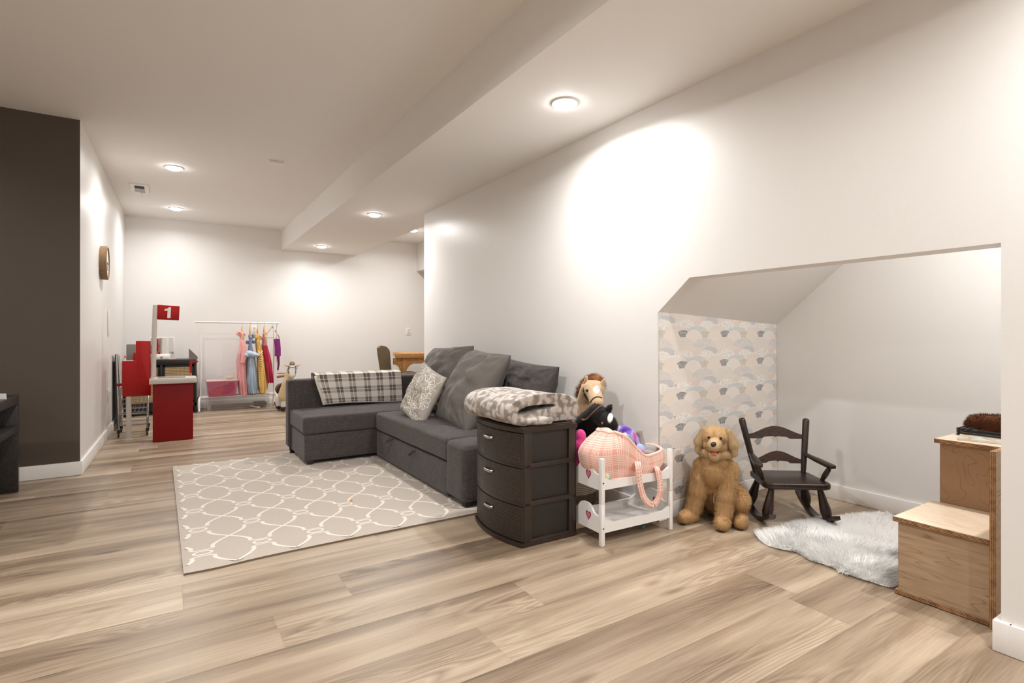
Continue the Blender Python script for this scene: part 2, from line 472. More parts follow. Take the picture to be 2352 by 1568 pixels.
# niche: wallpapered wall, back wall, sloping ceiling under the stairs
XN = 3.43
def slope_z(y): return 1.128+.85*(2.005-y)
wn = MB(); yA, yB_ = 2.005, 2.073
wn.add([(XR, yA, 0), (XN+.1, yB_+.005, 0), (XN+.1, yB_+.005, 1.35), (XR, yA, 1.35), (XR+.0, yA+.1, 0), (XN+.1, yB_+.1, 0), (XN+.1, yB_+.1, 1.35), (XR, yA+.1, 1.35)],
       [[1, 0, 3, 2], [4, 5, 6, 7], [0, 4, 7, 3], [5, 1, 2, 6], [2, 3, 7, 6], [0, 1, 5, 4]])
wn.v = [(max(x, XR+.0015), y, z) for x, y, z in wn.v]
M_PAPER = mat('wallpaper ground', (.82, .80, .77), .6)
pap_root = structure(wn.build('wall_niche_left', [M_PAPER], smooth=0))
quadbox('wall_niche_back', (XN, -1.2, 0), (XN+.1, 2.08, 2.6), M_WALL)
quadbox('wall_niche_near', (XR+TW, -1.3, 0), (XN+.1, -1.2, 2.6), M_WALL)
cn = MB(); y_top = .75
pl = [(2.08, slope_z(2.08)), (y_top, slope_z(y_top)), (-1.2, slope_z(y_top)), (-1.2, slope_z(y_top)+.05), (y_top, slope_z(y_top)+.05), (2.2, slope_z(2.2)+.15)]
cn.prism([(y, z) for y, z in pl], XN-XR-.002, Matrix(((0, 0, 1, XR+.004), (1, 0, 0, 0), (0, 1, 0, 0), (0, 0, 0, 1))))
structure(cn.build('ceiling_niche', M_WALL, smooth=0))
# baseboards
def baseboard(name, p0, p1, th, h=.088):
    p0 = Vector((*p0, 0)); p1 = Vector((*p1, 0)); t = (p1-p0); L = t.length; a = math.atan2(t.y, t.x)
    m_ = MB(); m_.M = Matrix.Translation(p0) @ Matrix.Rotation(a, 4, 'Z')
    m_.bb((0, 0, .001), (L, th, h), .003, 2)
    return structure(m_.build(name, M_TRIM, smooth=40))
baseboard('baseboard_left', (XL0-.001, YD-.014), (XL1, YB), -.015, .098)
baseboard('baseboard_left_front', (-4.9, YD), (XL0+.014, YD), -.015, .098)
baseboard('baseboard_back', (XL1, YB), (4.6, YB), -.015, .098)
baseboard('baseboard_right', (XR, oy0-.02), (XR, -3), -.0151, .098)
bb = MB(); bb.bb((XR-.015, oy0-.03, .001), (XR+TW, oy0+.018, .098), .003); structure(bb.build('baseboard_jamb', M_TRIM))
baseboard('baseboard_right_far', (XR, 5.16), (XR, 2.02), -.015)
baseboard('baseboard_niche_back', (XN, 2.07), (XN, -1.2), -.015, .09)
baseboard('baseboard_niche_left', (XR-.01, yA-.001), (XN, yB_-.0005), -.014, .09)
baseboard('baseboard_alcove', (4.6, 5.16), (4.6, YB), .015)

# wallpaper domes: part of the wallpapered wall, paper-thin relief
def paper_type(name, base, kind, c2=(0, 0, 0)):
    m, nt, b = newmat(name); b.inputs['Roughness'].default_value = .6
    uv = coords(nt, 'UV')
    if kind == 'dots':
        vo = nd(nt, 'ShaderNodeTexVoronoi', inp={'Scale': 240.0}); nt.links.new(coords(nt), vo.inputs['Vector'])
        f = mth(nt, 'LESS_THAN', vo.outputs['Distance'], .30)
        f2 = mth(nt, 'GREATER_THAN', noi(nt, coords(nt), 60, 1), .47)
        c = mixc(nt, mth(nt, 'MULTIPLY', f, f2), base, c2)
    elif kind == 'arcs':
        ln = nd(nt, 'ShaderNodeVectorMath', operation='LENGTH'); nt.links.new(uv, ln.inputs[0])
        w_ = mth(nt, 'ADD', ln.outputs['Value'], mth(nt, 'MULTIPLY', noi(nt, uv, 2.5, 1), .12))
        f = mth(nt, 'ABSOLUTE', mth(nt, 'MULTIPLY_ADD', mth(nt, 'FRACT', mth(nt, 'MULTIPLY', w_, 9)), 2, -1))
        c = mixc(nt, mth(nt, 'LESS_THAN', f, .3), base, c2)
    elif kind == 'strokes':
        f = noi(nt, coords(nt, 'UV', scale=(3, 40, 1)), 1, 3)
        c = mixc(nt, mth(nt, 'MULTIPLY_ADD', f, 2.4, -.7), base, c2)
    else:
        f = noi(nt, coords(nt), 110, 3, .7)
        c = mixc(nt, mth(nt, 'MULTIPLY_ADD', f, 4, -1.5), base, c2)
    nt.links.new(c, b.inputs['Base Color']); return m
WH = (.84, .82, .79)
PT = [paper_type('paper dots dark', WH, 'dots', sc(60, 60, 65)), paper_type('paper dots ochre', WH, 'dots', sc(190, 140, 110)),
      paper_type('paper peach strokes', sc(227, 216, 208), 'strokes', sc(232, 223, 216)), paper_type('paper blue strokes', sc(205, 208, 209), 'strokes', sc(216, 217, 216)),
      paper_type('paper charcoal', sc(124, 123, 127), 'mottle', sc(192, 190, 190)), paper_type('paper olive', sc(198, 190, 175), 'mottle', sc(218, 211, 200)),
      paper_type('paper arcs peach', sc(236, 230, 223), 'arcs', sc(222, 200, 184)), paper_type('paper arcs pale', sc(238, 232, 227), 'arcs', sc(222, 213, 207)),
      paper_type('paper beige mottle', sc(222, 215, 207), 'mottle', sc(230, 224, 218)), paper_type('paper lilac mottle', sc(209, 204, 203), 'mottle', sc(227, 222, 219)),
      paper_type('paper grey blue', sc(196, 196, 198), 'strokes', sc(208, 207, 207)), paper_type('paper rose', sc(230, 218, 210), 'mottle', sc(226, 209, 202))]
mats_p = [M_PAPER]+PT; 
for m_ in PT: pap_root.data.materials.append(m_)
tile = [ # x, y(up), halfwidth, height, type    (units: px of a 262x210 tile)
 (165, 100, 46, 20, 10), (105, 88, 38, 24, 3), (55, 94, 55, 24, 2), (95, 80, 34, 24, 11),
 (15, 62, 50, 36, 0), (147, 62, 46, 34, 1), (212, 34, 52, 22, 2), (84, 34, 54, 20, 3),
 (0, 0, 38, 28, 4), (62, -6, 44, 36, 7), (131, 0, 36, 25, 5), (194, -9, 42, 40, 6),
 (-4, -62, 66, 42, 8), (127, -66, 66, 42, 9)]
PXM = .4045/262
wp = MB(); tdir = Vector((XN-XR, yB_-yA, 0)).normalized(); nrm_ = Vector((tdir.y, -tdir.x, 0)); LW = (Vector((XN, yB_, 0))-Vector((XR, yA, 0))).length
items = []
for ti in range(-1, 5):
    for tj in range(-1, 9):
        for q, (x, y, hw, hh, t) in enumerate(tile):
            cx_ = .215+ti*.4045+x*PXM-tj*.009; cz_ = 1.015-tj*.1735+y*.1735/210
            items.append((cz_, q, cx_, hw*PXM*1.12, hh*.1735/210*1.55, t))
# rank rows from the top down so lower domes lie over upper ones
items.sort(key=lambda a: -a[0])
YTOP = lambda s_: 1.128-.004*s_+.02
for rk, (cz_, q, cx_, hw, hh, t) in enumerate(items):
    if cz_-.03 > 1.16 or cz_+hh < .08: continue
    for layer in (0, 1):
        grow = .0018 if layer == 0 else 0
        dpt = .0004+rk*.000012+layer*.000006
        wp.m = 0 if layer == 0 else t+1
        N = 18; ring = []; uvr = []
        for i in range(N+1):
            a = PI*i/N; ring.append((cx_+(hw+grow)*math.cos(a), cz_+(hh+grow)*math.sin(a)-hh*.55)); uvr.append((math.cos(a), math.sin(a)))
        ring += [(cx_-(hw+grow)*.92, cz_-hh*1.2), (cx_+(hw+grow)*.92, cz_-hh*1.2)]; uvr += [(-.6, -.7), (.6, -.7)]
        pts = []; 
        bad = False
        for s_, z_ in ring:
            s2 = min(max(s_, .0016), LW-.002); z2 = min(max(z_, .092), 1.125+.006*s2)
            pts.append(Vector((XR, yA, 0))+tdir*s2+Vector((0, 0, z2))+nrm_*dpt)
        if max(p[2] for p in pts)-min(p[2] for p in pts) < .002 or (max((p-pts[0]).length for p in pts) < .004): continue
        cxn = sum((p.x for p in pts))/len(pts)
        wp.add(pts, [list(range(len(pts)))[::-1]], uvr)
# merge pattern into the wall mesh
pm = wp.mesh('pattern'); pm.transform(Matrix.Translation(-pap_root.location))
for m_ in mats_p: pm.materials.append(m_)
b_ = bmesh.new(); b_.from_mesh(pap_root.data); b_.from_mesh(pm); b_.to_mesh(pap_root.data); b_.free()

# ================================================================ CEILING FITTINGS
M_LENS = mat('lamp lens', (1, .98, .955), .4, emit=44)
M_WHITE = mat('white plastic', (.84, .83, .81), .4)
lamps = [((1.794, 2.281), ZS, 'round recessed lamp in the low soffit above the drawer tower'),
         ((1.784, 5.442), ZS, 'round recessed lamp in the middle of the low soffit'),
         ((1.797, 7.79), ZS, 'round recessed lamp at the far end of the low soffit'),
         ((.03, 5.82), ZC, 'round recessed lamp in the main ceiling, nearer of the two beside the vent'),
         ((.06, 7.68), ZC, 'round recessed lamp in the main ceiling nearest the far wall'),
         ((3.0, 7.39), ZC, 'round recessed lamp in the alcove ceiling beyond the soffit')]
hidden = [((1.79, .02), ZS), ((.05, 1.9), ZC), ((.05, -1.2), ZC), ((-2.1, 3.0), ZC), ((-2.1, .2), ZC), ((1.79, -2.2), ZS), ((2.9, .45), slope_z(.75))]
def add_lamp(x, y, z, label, power=1.0):
    t = thing('ceiling_lamp', label, 'ceiling light', (x, y, z), group='recessed round lamps in the ceiling')
    MB().lathe([(.071, .0), (.072, -.004), (.068, -.008), (.058, -.006), (.056, -.003), (.056, 0)], 40, (x, y, z)).build('trim_ring', M_WHITE, t)
    MB().lathe([(.055, -.001), (.055, -.010), (.050, -.019), (.036, -.025), (.015, -.027)], 40, (x, y, z)).build('lens', M_LENS, t)
    ld = D.lights.new('lamp', 'AREA'); ld.shape = 'DISK'; ld.size = .1; ld.energy = LAMP_W*power; ld.color = LAMP_COL; ld.spread = math.radians(165)
    lo = D.objects.new('bulb', ld); COL.objects.link(lo); lo.parent = t; lo.location = (0, 0, -.030)
for i, ((x, y), z, lab) in enumerate(lamps): add_lamp(x, y, z, lab, [.8, .8, .54, .64, .58, .75][i])
for i, ((x, y), z) in enumerate(hidden): add_lamp(x, y, z, ['round recessed lamp in the soffit behind the viewer', 'round recessed lamp in the main ceiling overhead', 'round recessed lamp in the main ceiling behind the viewer', 'round recessed lamp ahead of the dark wall', 'round recessed lamp left of the viewer', 'round recessed lamp at the near end of the soffit', 'round lamp in the ceiling under the stairs'][i], [.75, 1.2, 1.3, 1.2, 1.1, .7, .85][i])
# vent and sensor plate
c = Vector((-.27, 6.84, ZC)); t = thing('ceiling_vent', 'small square white air vent with dark slot in the ceiling', 'air vent', c)
q = [pz(u, v, ZC) for u, v in ((299, 420), (340, 424), (339, 442), (302, 441))]
vf = MB(); vf.M = Matrix.Translation(c)
for sx, sy, dx, dy in ((0, .17, .16, .04), (0, -.17, .16, .04), (-.061, 0, .038, .2998), (.061, 0, .038, .2998)): vf.bb((sx-dx/2, sy-dy/2, -.012), (sx+dx/2, sy+dy/2, 0), .003)
vf.build('frame', M_WHITE, t)
g_ = MB(); g_.M = Matrix.Translation(c)
g_.bb((-.041, -.149, -.003), (.041, .149, -.001)); g_.build('duct_opening', mat('duct dark', (.05, .05, .05), .8), t)
g_ = MB(); g_.M = Matrix.Translation(c)
g_.box((0, .07, -.006), (.082, .16, .003), (.0, 0, 0)); g_.build('louver', mat('louver grey', (.45, .42, .39), .5), t)
g_ = MB(); g_.M = Matrix.Translation(c); g_.tube([(.01, .15, -.008), (.015, .16, -.03), (.02, .19, -.045)], .004, 6); g_.build('lever', M_WHITE, t)
g_ = MB(); cc = Vector((.793, 5.14, ZC)); g_.bb(cc+Vector((-.062, -.03, -.022)), cc+Vector((.062, .03, 0)), .004)
o = g_.build('cover_plate', M_WHITE); tag(o, 'small white rectangular cover box on the main ceiling', 'cover plate')
# wall clock
ck = Vector((-.532, 6.06, 1.655)); t = thing('wall_clock', 'round wall clock with wooden rim on the left wall', 'clock', ck)
RX = Matrix.Translation(ck+Vector((.006, 0, 0))) @ Matrix.Rotation(PI/2, 4, 'Y')
ring = MB(); ring.M = RX; ring.lathe([(.150, -.004), (.152, .05), (.148, .053), (.138, .053), (.136, .02), (.136, -.004)], 48); ring.build('rim', wood_mat('clock wood', sc(112, 86, 58), sc(134, 105, 74), sc(150, 122, 90), (4, 4, 60)), t)
dl = MB(); dl.M = RX; dl.lathe([(.1355, 0), (.1355, .044)], 48); dl.build('dial', mat('clock dial', (.8, .78, .74), .4), t)
hd = MB(); hd.M = RX; hd.box((.03, .0, .046), (.08, .006, .002)); hd.box((0, .045, .0465), (.006, .1, .002)); hd.build('hands', mat('black plastic', (.02, .02, .02), .4), t)
# plates
def plate(name, c, sx, sy, sz, label, cat, outlet=True):
    t = thing(name, label, cat, c); MB().bb(Vector(c)-Vector((sx, sy, sz)), Vector(c)+Vector((sx, sy, sz)), .002).build('cover', M_WHITE, t)
    if outlet:
        for dz in (-.022, .022):
            r = MB(); off_ = Vector((.0, -sy-.0005, dz)) if sx > sy else Vector((sx+.0005, 0, dz))
            d_ = (.014, .0015, .015) if sx > sy else (.0015, .014, .015)
            r.bb(Vector(c)+off_-Vector(d_), Vector(c)+off_+Vector(d_), .001); r.build('socket', mat('socket grey', (.6, .58, .55), .5), t)
    return t
plate('wall_outlet', (-.513, 6.62, .41), .004, .036, .06, 'white power outlet low on the left wall', 'outlet')
plate('blank_cover', (-.513, 6.62, 1.12), .004, .04, .125, 'tall blank white cover plate on the left wall below the clock', 'cover plate', False)
plate('wall_outlet', (3.355, YB-.004, 1.065), .036, .004, .06, 'white power outlet on the far wall above the wooden table', 'outlet')
plate('wall_outlet', (1.02, YB-.004, 1.08), .045, .004, .06, 'white outlet plate on the far wall behind the hanging dresses', 'outlet')

# ================================================================ RUG
M_RUG = mat('rug pile', sc(201, 190, 178), .95, var=.16, vscale=330, bmp=.9, bscale=420)
M_RUGL = mat('rug line', sc(236, 228, 219), .95, var=.04, vscale=200, bmp=.7, bscale=420)
M_RUGE = mat('rug edge', sc(120, 104, 88), .95, var=.4, vscale=300, bmp=.8, bscale=300)
RA = math.radians(.85)                                # the rug is turned a little
RX0, RY0, RWX, RWY = .047, 2.612, 1.53, 2.17
def rugp(x, y, z=0.): 
    c_, s_ = math.cos(RA), math.sin(RA)
    # near left corner lifts slightly
    lift = .018*max(0, 1-math.hypot(x, y)/.10)**1.5*0
    X = RX0+x*c_-y*s_*.0+y*(-.0147); Y = RY0+x*s_+y+.010*math.sin(x*2.2+.5)*max(0, 1-y/.5)
    if y < .25: Y += -.012*math.exp(-((x-.12)/.12)**2)*(1-y/.25)
    return Vector((X, Y, z+lift))
r = MB(); th = .015
def rg(u, v):
    x = u*RWX; y = v*RWY
    e = min(x, y, RWX-x, RWY-y)
    return rugp(x, y, th-.006*max(0, 1-e/.012)**2)
r.grid(rg, 60, 60)
per = [(i/60, 0) for i in range(60)]+[(1, i/60) for i in range(60)]+[(1-i/60, 1) for i in range(60)]+[(0, 1-i/60) for i in range(60)]
r.m = 2
vs_ = []
for u, v in per: p = rg(u, v); vs_ += [p, Vector((p.x, p.y, .001))]
n_ = len(per); r.add(vs_, [[2*i, 2*i+1, (2*i+3) % (2*n_), (2*i+2) % (2*n_)] for i in range(n_)])
r.m = 1
LX, LY = .2465, .345; OX, OY = .080, .182
def seg_ok(x, y): return .012 < x < RWX-.012 and .012 < y < RWY-.012
quart = [(0, .036, .008), (.022, .037, .009), (.037, .042, .011), (.047, .051, .014), (.043, .062, .018), (.046, .080, .018), (.059, .104, .015), (.080, .130, .013), (.102, .152, .012), (.12325, .1725, .014)]
def draw(pts, zoff):
    cur = []
    for (x, y, w_) in pts:
        if seg_ok(x, y): cur.append((x, y, w_))
        else:
            if len(cur) > 1: ribbon(r, [rugp(a, b_, th+zoff) for a, b_, c_ in cur], [c_ for a, b_, c_ in cur])
            cur = []
    if len(cur) > 1: ribbon(r, [rugp(a, b_, th+zoff) for a, b_, c_ in cur], [c_ for a, b_, c_ in cur])
for i in range(-1, 8):
    for j in range(-1, 8):
        ox, oy = OX+i*LX, OY+j*LY
        for sx in (-1, 1):
            for sy in (-1, 1):
                q = spline([Vector((a, b_, w_)) for a, b_, w_ in quart], 4)
                draw([(ox+sx*a.x, oy+sy*a.y, a.z) for a in q], .0003+(sx+1)*.00005+(sy+1)*.0001)
        if seg_ok(ox-.05, oy-.03) and seg_ok(ox+.05, oy+.03):
            ribbon(r, [rugp(ox+.037*math.cos(a), oy+.022*math.sin(a), th+.00065) for a in [2*PI*k/32 for k in range(32)]], .012, closed=True)
o = r.build('area_rug', [M_RUG, M_RUGL, M_RUGE], smooth=30); tag(o, 'light grey area rug with a white interlaced lattice pattern under the sofa', 'rug')
def speck(name, p, r_, col, label, cat, n=6):
    m_ = MB(); m_.ell((p[0], p[1], p[2]+r_*.5), (r_, r_*.8, r_*.55), nu=8, nv=6)
    return tag(m_.build(name, mat(name+' colour', col, .5)), label, cat)
p = pz(806, 1150, .0155); speck('crumb', p, .009, sc(235, 140, 50), 'tiny orange crumb lying on the area rug', 'crumb')

# ================================================================ SOFA
def soft(mb, lo, hi, bev=.03, crown=.0, n=14, seed=0, wav=.0):
    """upholstered block: rounded box with a slightly crowned top and gentle ripples"""
    b = bmesh.new(); bmesh.ops.create_cube(b, size=1); lo = Vector(lo); hi = Vector(hi); d = hi-lo; c_ = (lo+hi)/2
    bmesh.ops.scale(b, vec=d, verts=b.verts)
    bmesh.ops.bevel(b, geom=b.edges[:], offset=bev, segments=4, profile=.5, affect='EDGES')
    for ax in range(3):
        for k in range(1, n):
            t = -d[ax]/2+bev+(d[ax]-2*bev)*k/n
            pl = Vector((0, 0, 0)); pl[ax] = t; no = Vector((0, 0, 0)); no[ax] = 1
            if (d[ax]-2*bev)/n < .03 and k % 3: continue
            bmesh.ops.bisect_plane(b, geom=b.verts[:]+b.edges[:]+b.faces[:], plane_co=pl, plane_no=no)
    for v in b.verts:
        x = abs(v.co.x)/(d.x/2); y = abs(v.co.y)/(d.y/2)
        if v.co.z > 0: v.co.z += crown*(1-min(1, x)**3)*(1-min(1, y)**3)
        if wav:
            q_ = noise.noise_vector((v.co+c_)*4+Vector((seed, 0, 0)))*wav+noise.noise_vector((v.co+c_)*11)*wav*.4
            v.co += q_
    bmesh.ops.translate(b, vec=c_, verts=b.verts); return mb.bm(b)
sofa = thing('corner_sofa', 'charcoal linen corner sofa with a chaise standing partly on the rug', 'sofa', (1.5, 3.8, 0))
SX0, SX1, SXS = .828, 2.196, 1.40
soft(MB(), (SX0+.02, 4.245, .245), (SX1-.12, 4.80, .378), .022, .014, wav=.004).build('chaise_cushion', M_LINEN, sofa)
soft(MB(), (SX0+.03, 4.26, .045), (SX1-.02, 4.80, .243), .006).build('chaise_base', M_LINEN, sofa)
soft(MB(), (SXS, 2.935, .238), (2.08, 4.238, .378), .022, .016, wav=.004, seed=5).build('seat_cushion', M_LINEN, sofa)
soft(MB(), (SXS+.008, 2.93, .035), (2.10, 4.24, .228), .006).build('seat_base', M_LINEN, sofa)
soft(MB(), (SXS-.005, 2.69, .045), (2.12, 2.93, .372), .03, .014).build('armrest', M_LINEN, sofa)
soft(MB(), (2.04, 2.69, .045), (2.19, 4.83, .585), .03, .004).build('backrest', M_LINEN, sofa)
soft(MB(), (SX0+.002, 4.775, .06), (SX1, 4.905, .625), .022, .002).build('side_panel', M_LINEN, sofa)
M_LEG = mat('black sofa leg', (.012, .011, .011), .5)
for x, y in ((.90, 4.285), (.88, 4.86), (1.44, 2.74), (2.1, 2.74), (2.12, 4.84), (1.46, 4.2)):
    m_ = MB(); m_.box((x, y, .029), (.05, .05, .056), None, .006); 
    zb = .0165 if (x < 1.56 and y < 4.8) else .001
    m_.v = [((x+(vx-x)*(.8+.2*(vz/.057))), (y+(vy-y)*(.8+.2*(vz/.057))), max(vz, zb)) for vx, vy, vz in m_.v]
    m_.build('leg', M_LEG, sofa)
# seam lines and pull tabs
for (u, v), k in (((897, 1013), 0), ((948, 1040), 1)):
    p = px(u, v, SXS-.002); s = MB()
    pts = spline([p+Vector((.006, -.035, .022)), p+Vector((-.02, -.02, .006)), p+Vector((-.045, .01, -.012)), p+Vector((-.03, .03, -.008)), p+Vector((-.008, .03, .008)), p+Vector((.006, .03, .016))] if k == 0 else
                 [p+Vector((.006, -.03, .02)), p+Vector((-.016, -.02, .004)), p+Vector((-.028, 0, -.012)), p+Vector((-.02, .02, -.004)), p+Vector((.006, .03, .014))], 6)
    s.tube(pts, .011, 8, flat=.22, up=(0, .35, 1)); s.build('pull_tab', mat('tab linen', sc(70, 63, 60), .9), sofa)

# ---------------------------------------------------------------- pillows
def pillow_fn(w_, h_, t_, seed=0, pinch=.06, wr=.012, sag=.0, fold=.006):
    def fn(u, v, side):
        # u,v in -1..1
        au, av = abs(u), abs(v)
        X = u*w_/2*(1-pinch*(1-av**2)*au**3); Y = v*h_/2*(1-pinch*(1-au**2)*av**3)
        prof = max(0, (1-au**2.4))**.46*max(0, (1-av**2.4))**.46
        nz = noise.noise(Vector((u*1.7+seed, v*1.7, side*3.1)))*.35+noise.noise(Vector((u*4+seed, v*4-seed, side)))*.15
        # radial folds from the corners
        cr = 0
        for cx_, cy_ in ((-1, -1), (1, -1), (-1, 1), (1, 1)):
            a = math.atan2(v-cy_, u-cx_); rr = math.hypot(u-cx_, v-cy_)
            cr += math.sin(a*13+seed+cx_*2)*math.exp(-rr*1.7)*min(1, rr*3)
        Z = side*(prof*t_/2*(1+nz)+wr*cr*prof**.5)
        q_ = Vector((u*2.2+seed*3.3, v*2.2+seed, side)); rg_ = 1-abs(noise.noise(q_+noise.noise_vector(q_)*.7))*2.2
        Z += side*fold*max(0, rg_)**2*prof*1.6+side*fold*.5*noise.noise(q_*4)*prof
        if au > .999 or av > .999: Z = 0
        return Vector((X, Y, Z-sag*(1-v)*0))
    return fn
def make_pillow(name, w_, h_, t_, M_, mats, label, cat='pillow', seed=0, n=64, deco=None, group=None, wr=.008, pinch=.06):
    fn = pillow_fn(w_, h_, t_, seed, pinch, wr)
    mb = MB()
    f = lambda a: math.sin(a*PI/2)
    mb.grid(lambda u, v: fn(f(u), f(v), 1), n, n, u0=-1, u1=1, v0=-1, v1=1)
    mb.grid(lambda u, v: fn(-f(u), f(v), -1), n, n, u0=-1, u1=1, v0=-1, v1=1)
    if deco: deco(mb, fn)
    me = mb.mesh(name)
    b = bmesh.new(); b.from_mesh(me); bmesh.ops.remove_doubles(b, verts=b.verts, dist=1e-5); b.to_mesh(me); b.free()
    o = link(name, me, mats, None, 80, world=False); o.matrix_world = M_
    return tag(o, label, cat, group)
def pose(center, ydir, ndir):
    """local x across, y up the pillow, z its front normal"""
    z = Vector(ndir).normalized(); y = Vector(ydir); y = (y-z*y.dot(z)).normalized(); x = y.cross(z)
    return Matrix.Translation(Vector(center)) @ Matrix((x, y, z)).transposed().to_4x4()
make_pillow('back_pillow', .66, .45, .22, pose((2.06, 3.10, .60), (.18, -.06, 1), (-1, -.05, .25)), M_LINEN, 'dark charcoal linen back pillow at the near end of the sofa back', seed=2, wr=.006)
make_pillow('back_pillow', .62, .46, .15, pose((2.03, 4.45, .60), (.25, 0, 1), (-1, 0, .25)), M_LINEN, 'dark linen back pillow mostly hidden behind the farther grey pillow', seed=9, wr=.006)
make_pillow('throw_pillow', .60, .60, .23, pose((1.86, 4.02, .64), (.52, .12, 1), (-1, -.10, .55)), M_COTTON, 'plain grey square pillow, the farther one, behind the floral cushion', seed=4, wr=.010, group='plain grey square pillows')
make_pillow('throw_pillow', .62, .60, .25, pose((1.80, 3.36, .625), (.62, -.10, 1), (-1, .08, .62)), M_COTTON, 'plain grey square pillow, the nearer and larger one, resting on the sofa seat', seed=6, wr=.012, group='plain grey square pillows')
def floral(mb, fn):
    mb.m = 1
    def S(u, v):
        u = max(-.985, min(.985, u)); v = max(-.985, min(.985, v))
        p = fn(u, v, 1); return p+Vector((0, 0, .0012))
    def strip(pts, w_, closed=False):
        P = [S(*q) for q in pts]; N = []
        for q in pts:
            a = S(q[0]+.02, q[1])-S(q[0]-.02, q[1]); b_ = S(q[0], q[1]+.02)-S(q[0], q[1]-.02); nn = a.cross(b_); N.append(nn.normalized() if nn.length > 1e-9 else Vector((0, 0, 1)))
        ribbon(mb, P, w_, N, closed)
    rr = random.Random(5)
    for cx_, cy_, R_, np_ in ((.05, -.45, .46, 9), (-.45, .15, .34, 8), (.45, .45, .42, 10), (-.15, .72, .28, 7), (.72, -.1, .28, 8), (-.72, -.62, .26, 7), (.62, -.82, .22, 6)):
        for k in range(np_):
            a0 = 2*PI*k/np_+cx_*3; w_ = .85*PI/np_*R_; L_ = R_*rr.uniform(.85, 1.1)
            loop = []
            for i in range(15):
                t = PI*i/14; rad = .22*R_+(L_-.22*R_)*math.sin(t)**.7; off = w_*1.25*math.cos(t)*(.35+.65*math.sin(t))
                loop.append((cx_+rad*math.cos(a0)-off*math.sin(a0), cy_+rad*math.sin(a0)+off*math.cos(a0)))
            strip([q for q in loop if abs(q[0]) < .97 and abs(q[1]) < .97], .0045)
            strip([(cx_+math.cos(a0)*R_*t, cy_+math.sin(a0)*R_*t) for t in (.4, .55, .7) if abs(cx_+math.cos(a0)*R_*t) < .97], .003)
        for k in range(9):
            a0 = 2*PI*k/9; strip([(cx_+.1*R_*math.cos(a0+i*.3), cy_+.1*R_*math.sin(a0+i*.3)) for i in range(4)], .004)
    for k in range(90):
        x, y = rr.uniform(-.93, .93), rr.uniform(-.93, .93); a = rr.uniform(0, PI); L_ = rr.uniform(.08, .16)
        strip([(x+math.cos(a)*L_*t-math.sin(a)*.04*math.sin(t*4), y+math.sin(a)*L_*t+math.cos(a)*.04*math.sin(t*4)) for t in [-1+q/5 for q in range(11)]], .004)
M_FLOR = mat('floral cushion ground', sc(176, 169, 160), .9, var=.03, vscale=200, bmp=.2, bscale=600)
M_FLORL = mat('floral cushion print', sc(240, 236, 229), .9, bmp=.2, bscale=500)
make_pillow('throw_cushion', .42, .42, .13, pose((1.60, 3.76, .555), (.40, -.24, 1), (-1, -.10, .42)), [M_FLOR, M_FLORL], 'small white cushion with a grey floral line pattern on the sofa seat', 'cushion', seed=11, n=60, deco=floral, wr=.005)

# ---------------------------------------------------------------- plaid throw over the far side of the sofa
m, nt, b = newmat('plaid fleece')
uv = coords(nt, 'UV'); sp = nd(nt, 'ShaderNodeSeparateXYZ', inp={0: uv})
def stripes(s, per, offs, wid):
    tot = None
    fr = mth(nt, 'FRACT', mth(nt, 'DIVIDE', s, per))
    for o_ in offs:
        d_ = mth(nt, 'ABSOLUTE', mth(nt, 'SUBTRACT', fr, o_))
        k = mth(nt, 'LESS_THAN', d_, wid/per/2)
        tot = k if tot is None else mth(nt, 'ADD', tot, k)
    return tot
va = stripes(sp.outputs[0], .115, (.38, .66), .024); vb = stripes(sp.outputs[1], .098, (.34, .62), .021)
vc = stripes(sp.outputs[0], .115, (.54,), .006); vd = stripes(sp.outputs[1], .105, (.46,), .005)
f = mth(nt, 'ADD', mth(nt, 'MULTIPLY', va, .33), mth(nt, 'MULTIPLY', vb, .30))
f = mth(nt, 'ADD', f, mth(nt, 'MULTIPLY', mth(nt, 'MULTIPLY', va, vb), .25))
f = mth(nt, 'ADD', f, mth(nt, 'MULTIPLY', mth(nt, 'ADD', vc, vd), .1))
f = mth(nt, 'ADD', f, mth(nt, 'MULTIPLY', mth(nt, 'SUBTRACT', noi(nt, coords(nt), 160, 3), .5), .25))
nt.links.new(ramp(nt, f, [(0, sc(232, 225, 217)), (.14, sc(224, 216, 208)), (.36, sc(176, 167, 160)), (.75, sc(116, 107, 102)), (1, sc(96, 88, 84))]), b.inputs['Base Color'])
b.inputs['Roughness'].default_value = .95; b.inputs['Sheen Weight'].default_value = .3
bump(nt, b, noi(nt, coords(nt), 500, 3), .5, .003); M_PLAID = m
m, nt, b = newmat('plaid reverse'); nt.links.new(mixc(nt, noi(nt, coords(nt), 300, 2), sc(205, 196, 187), sc(236, 229, 221)), b.inputs['Base Color']); b.inputs['Roughness'].default_value = .95; M_FLEECE = m
xL, xR = 1.075, 1.80
th_ = MB()
def path_pt(s):                                       # s along the throw: front hem -> over the top -> behind
    zt = .645
    if s < .235: return (4.745-.012*math.sin(s*9), .402+s)
    a = (s-.235)/.20
    if a < 1:
        an = a*PI; return (4.84-.095*math.cos(an), .637+.022*math.sin(an)**.6 if 0 < an < PI else .637)
    return (4.937, .637-(s-.435))
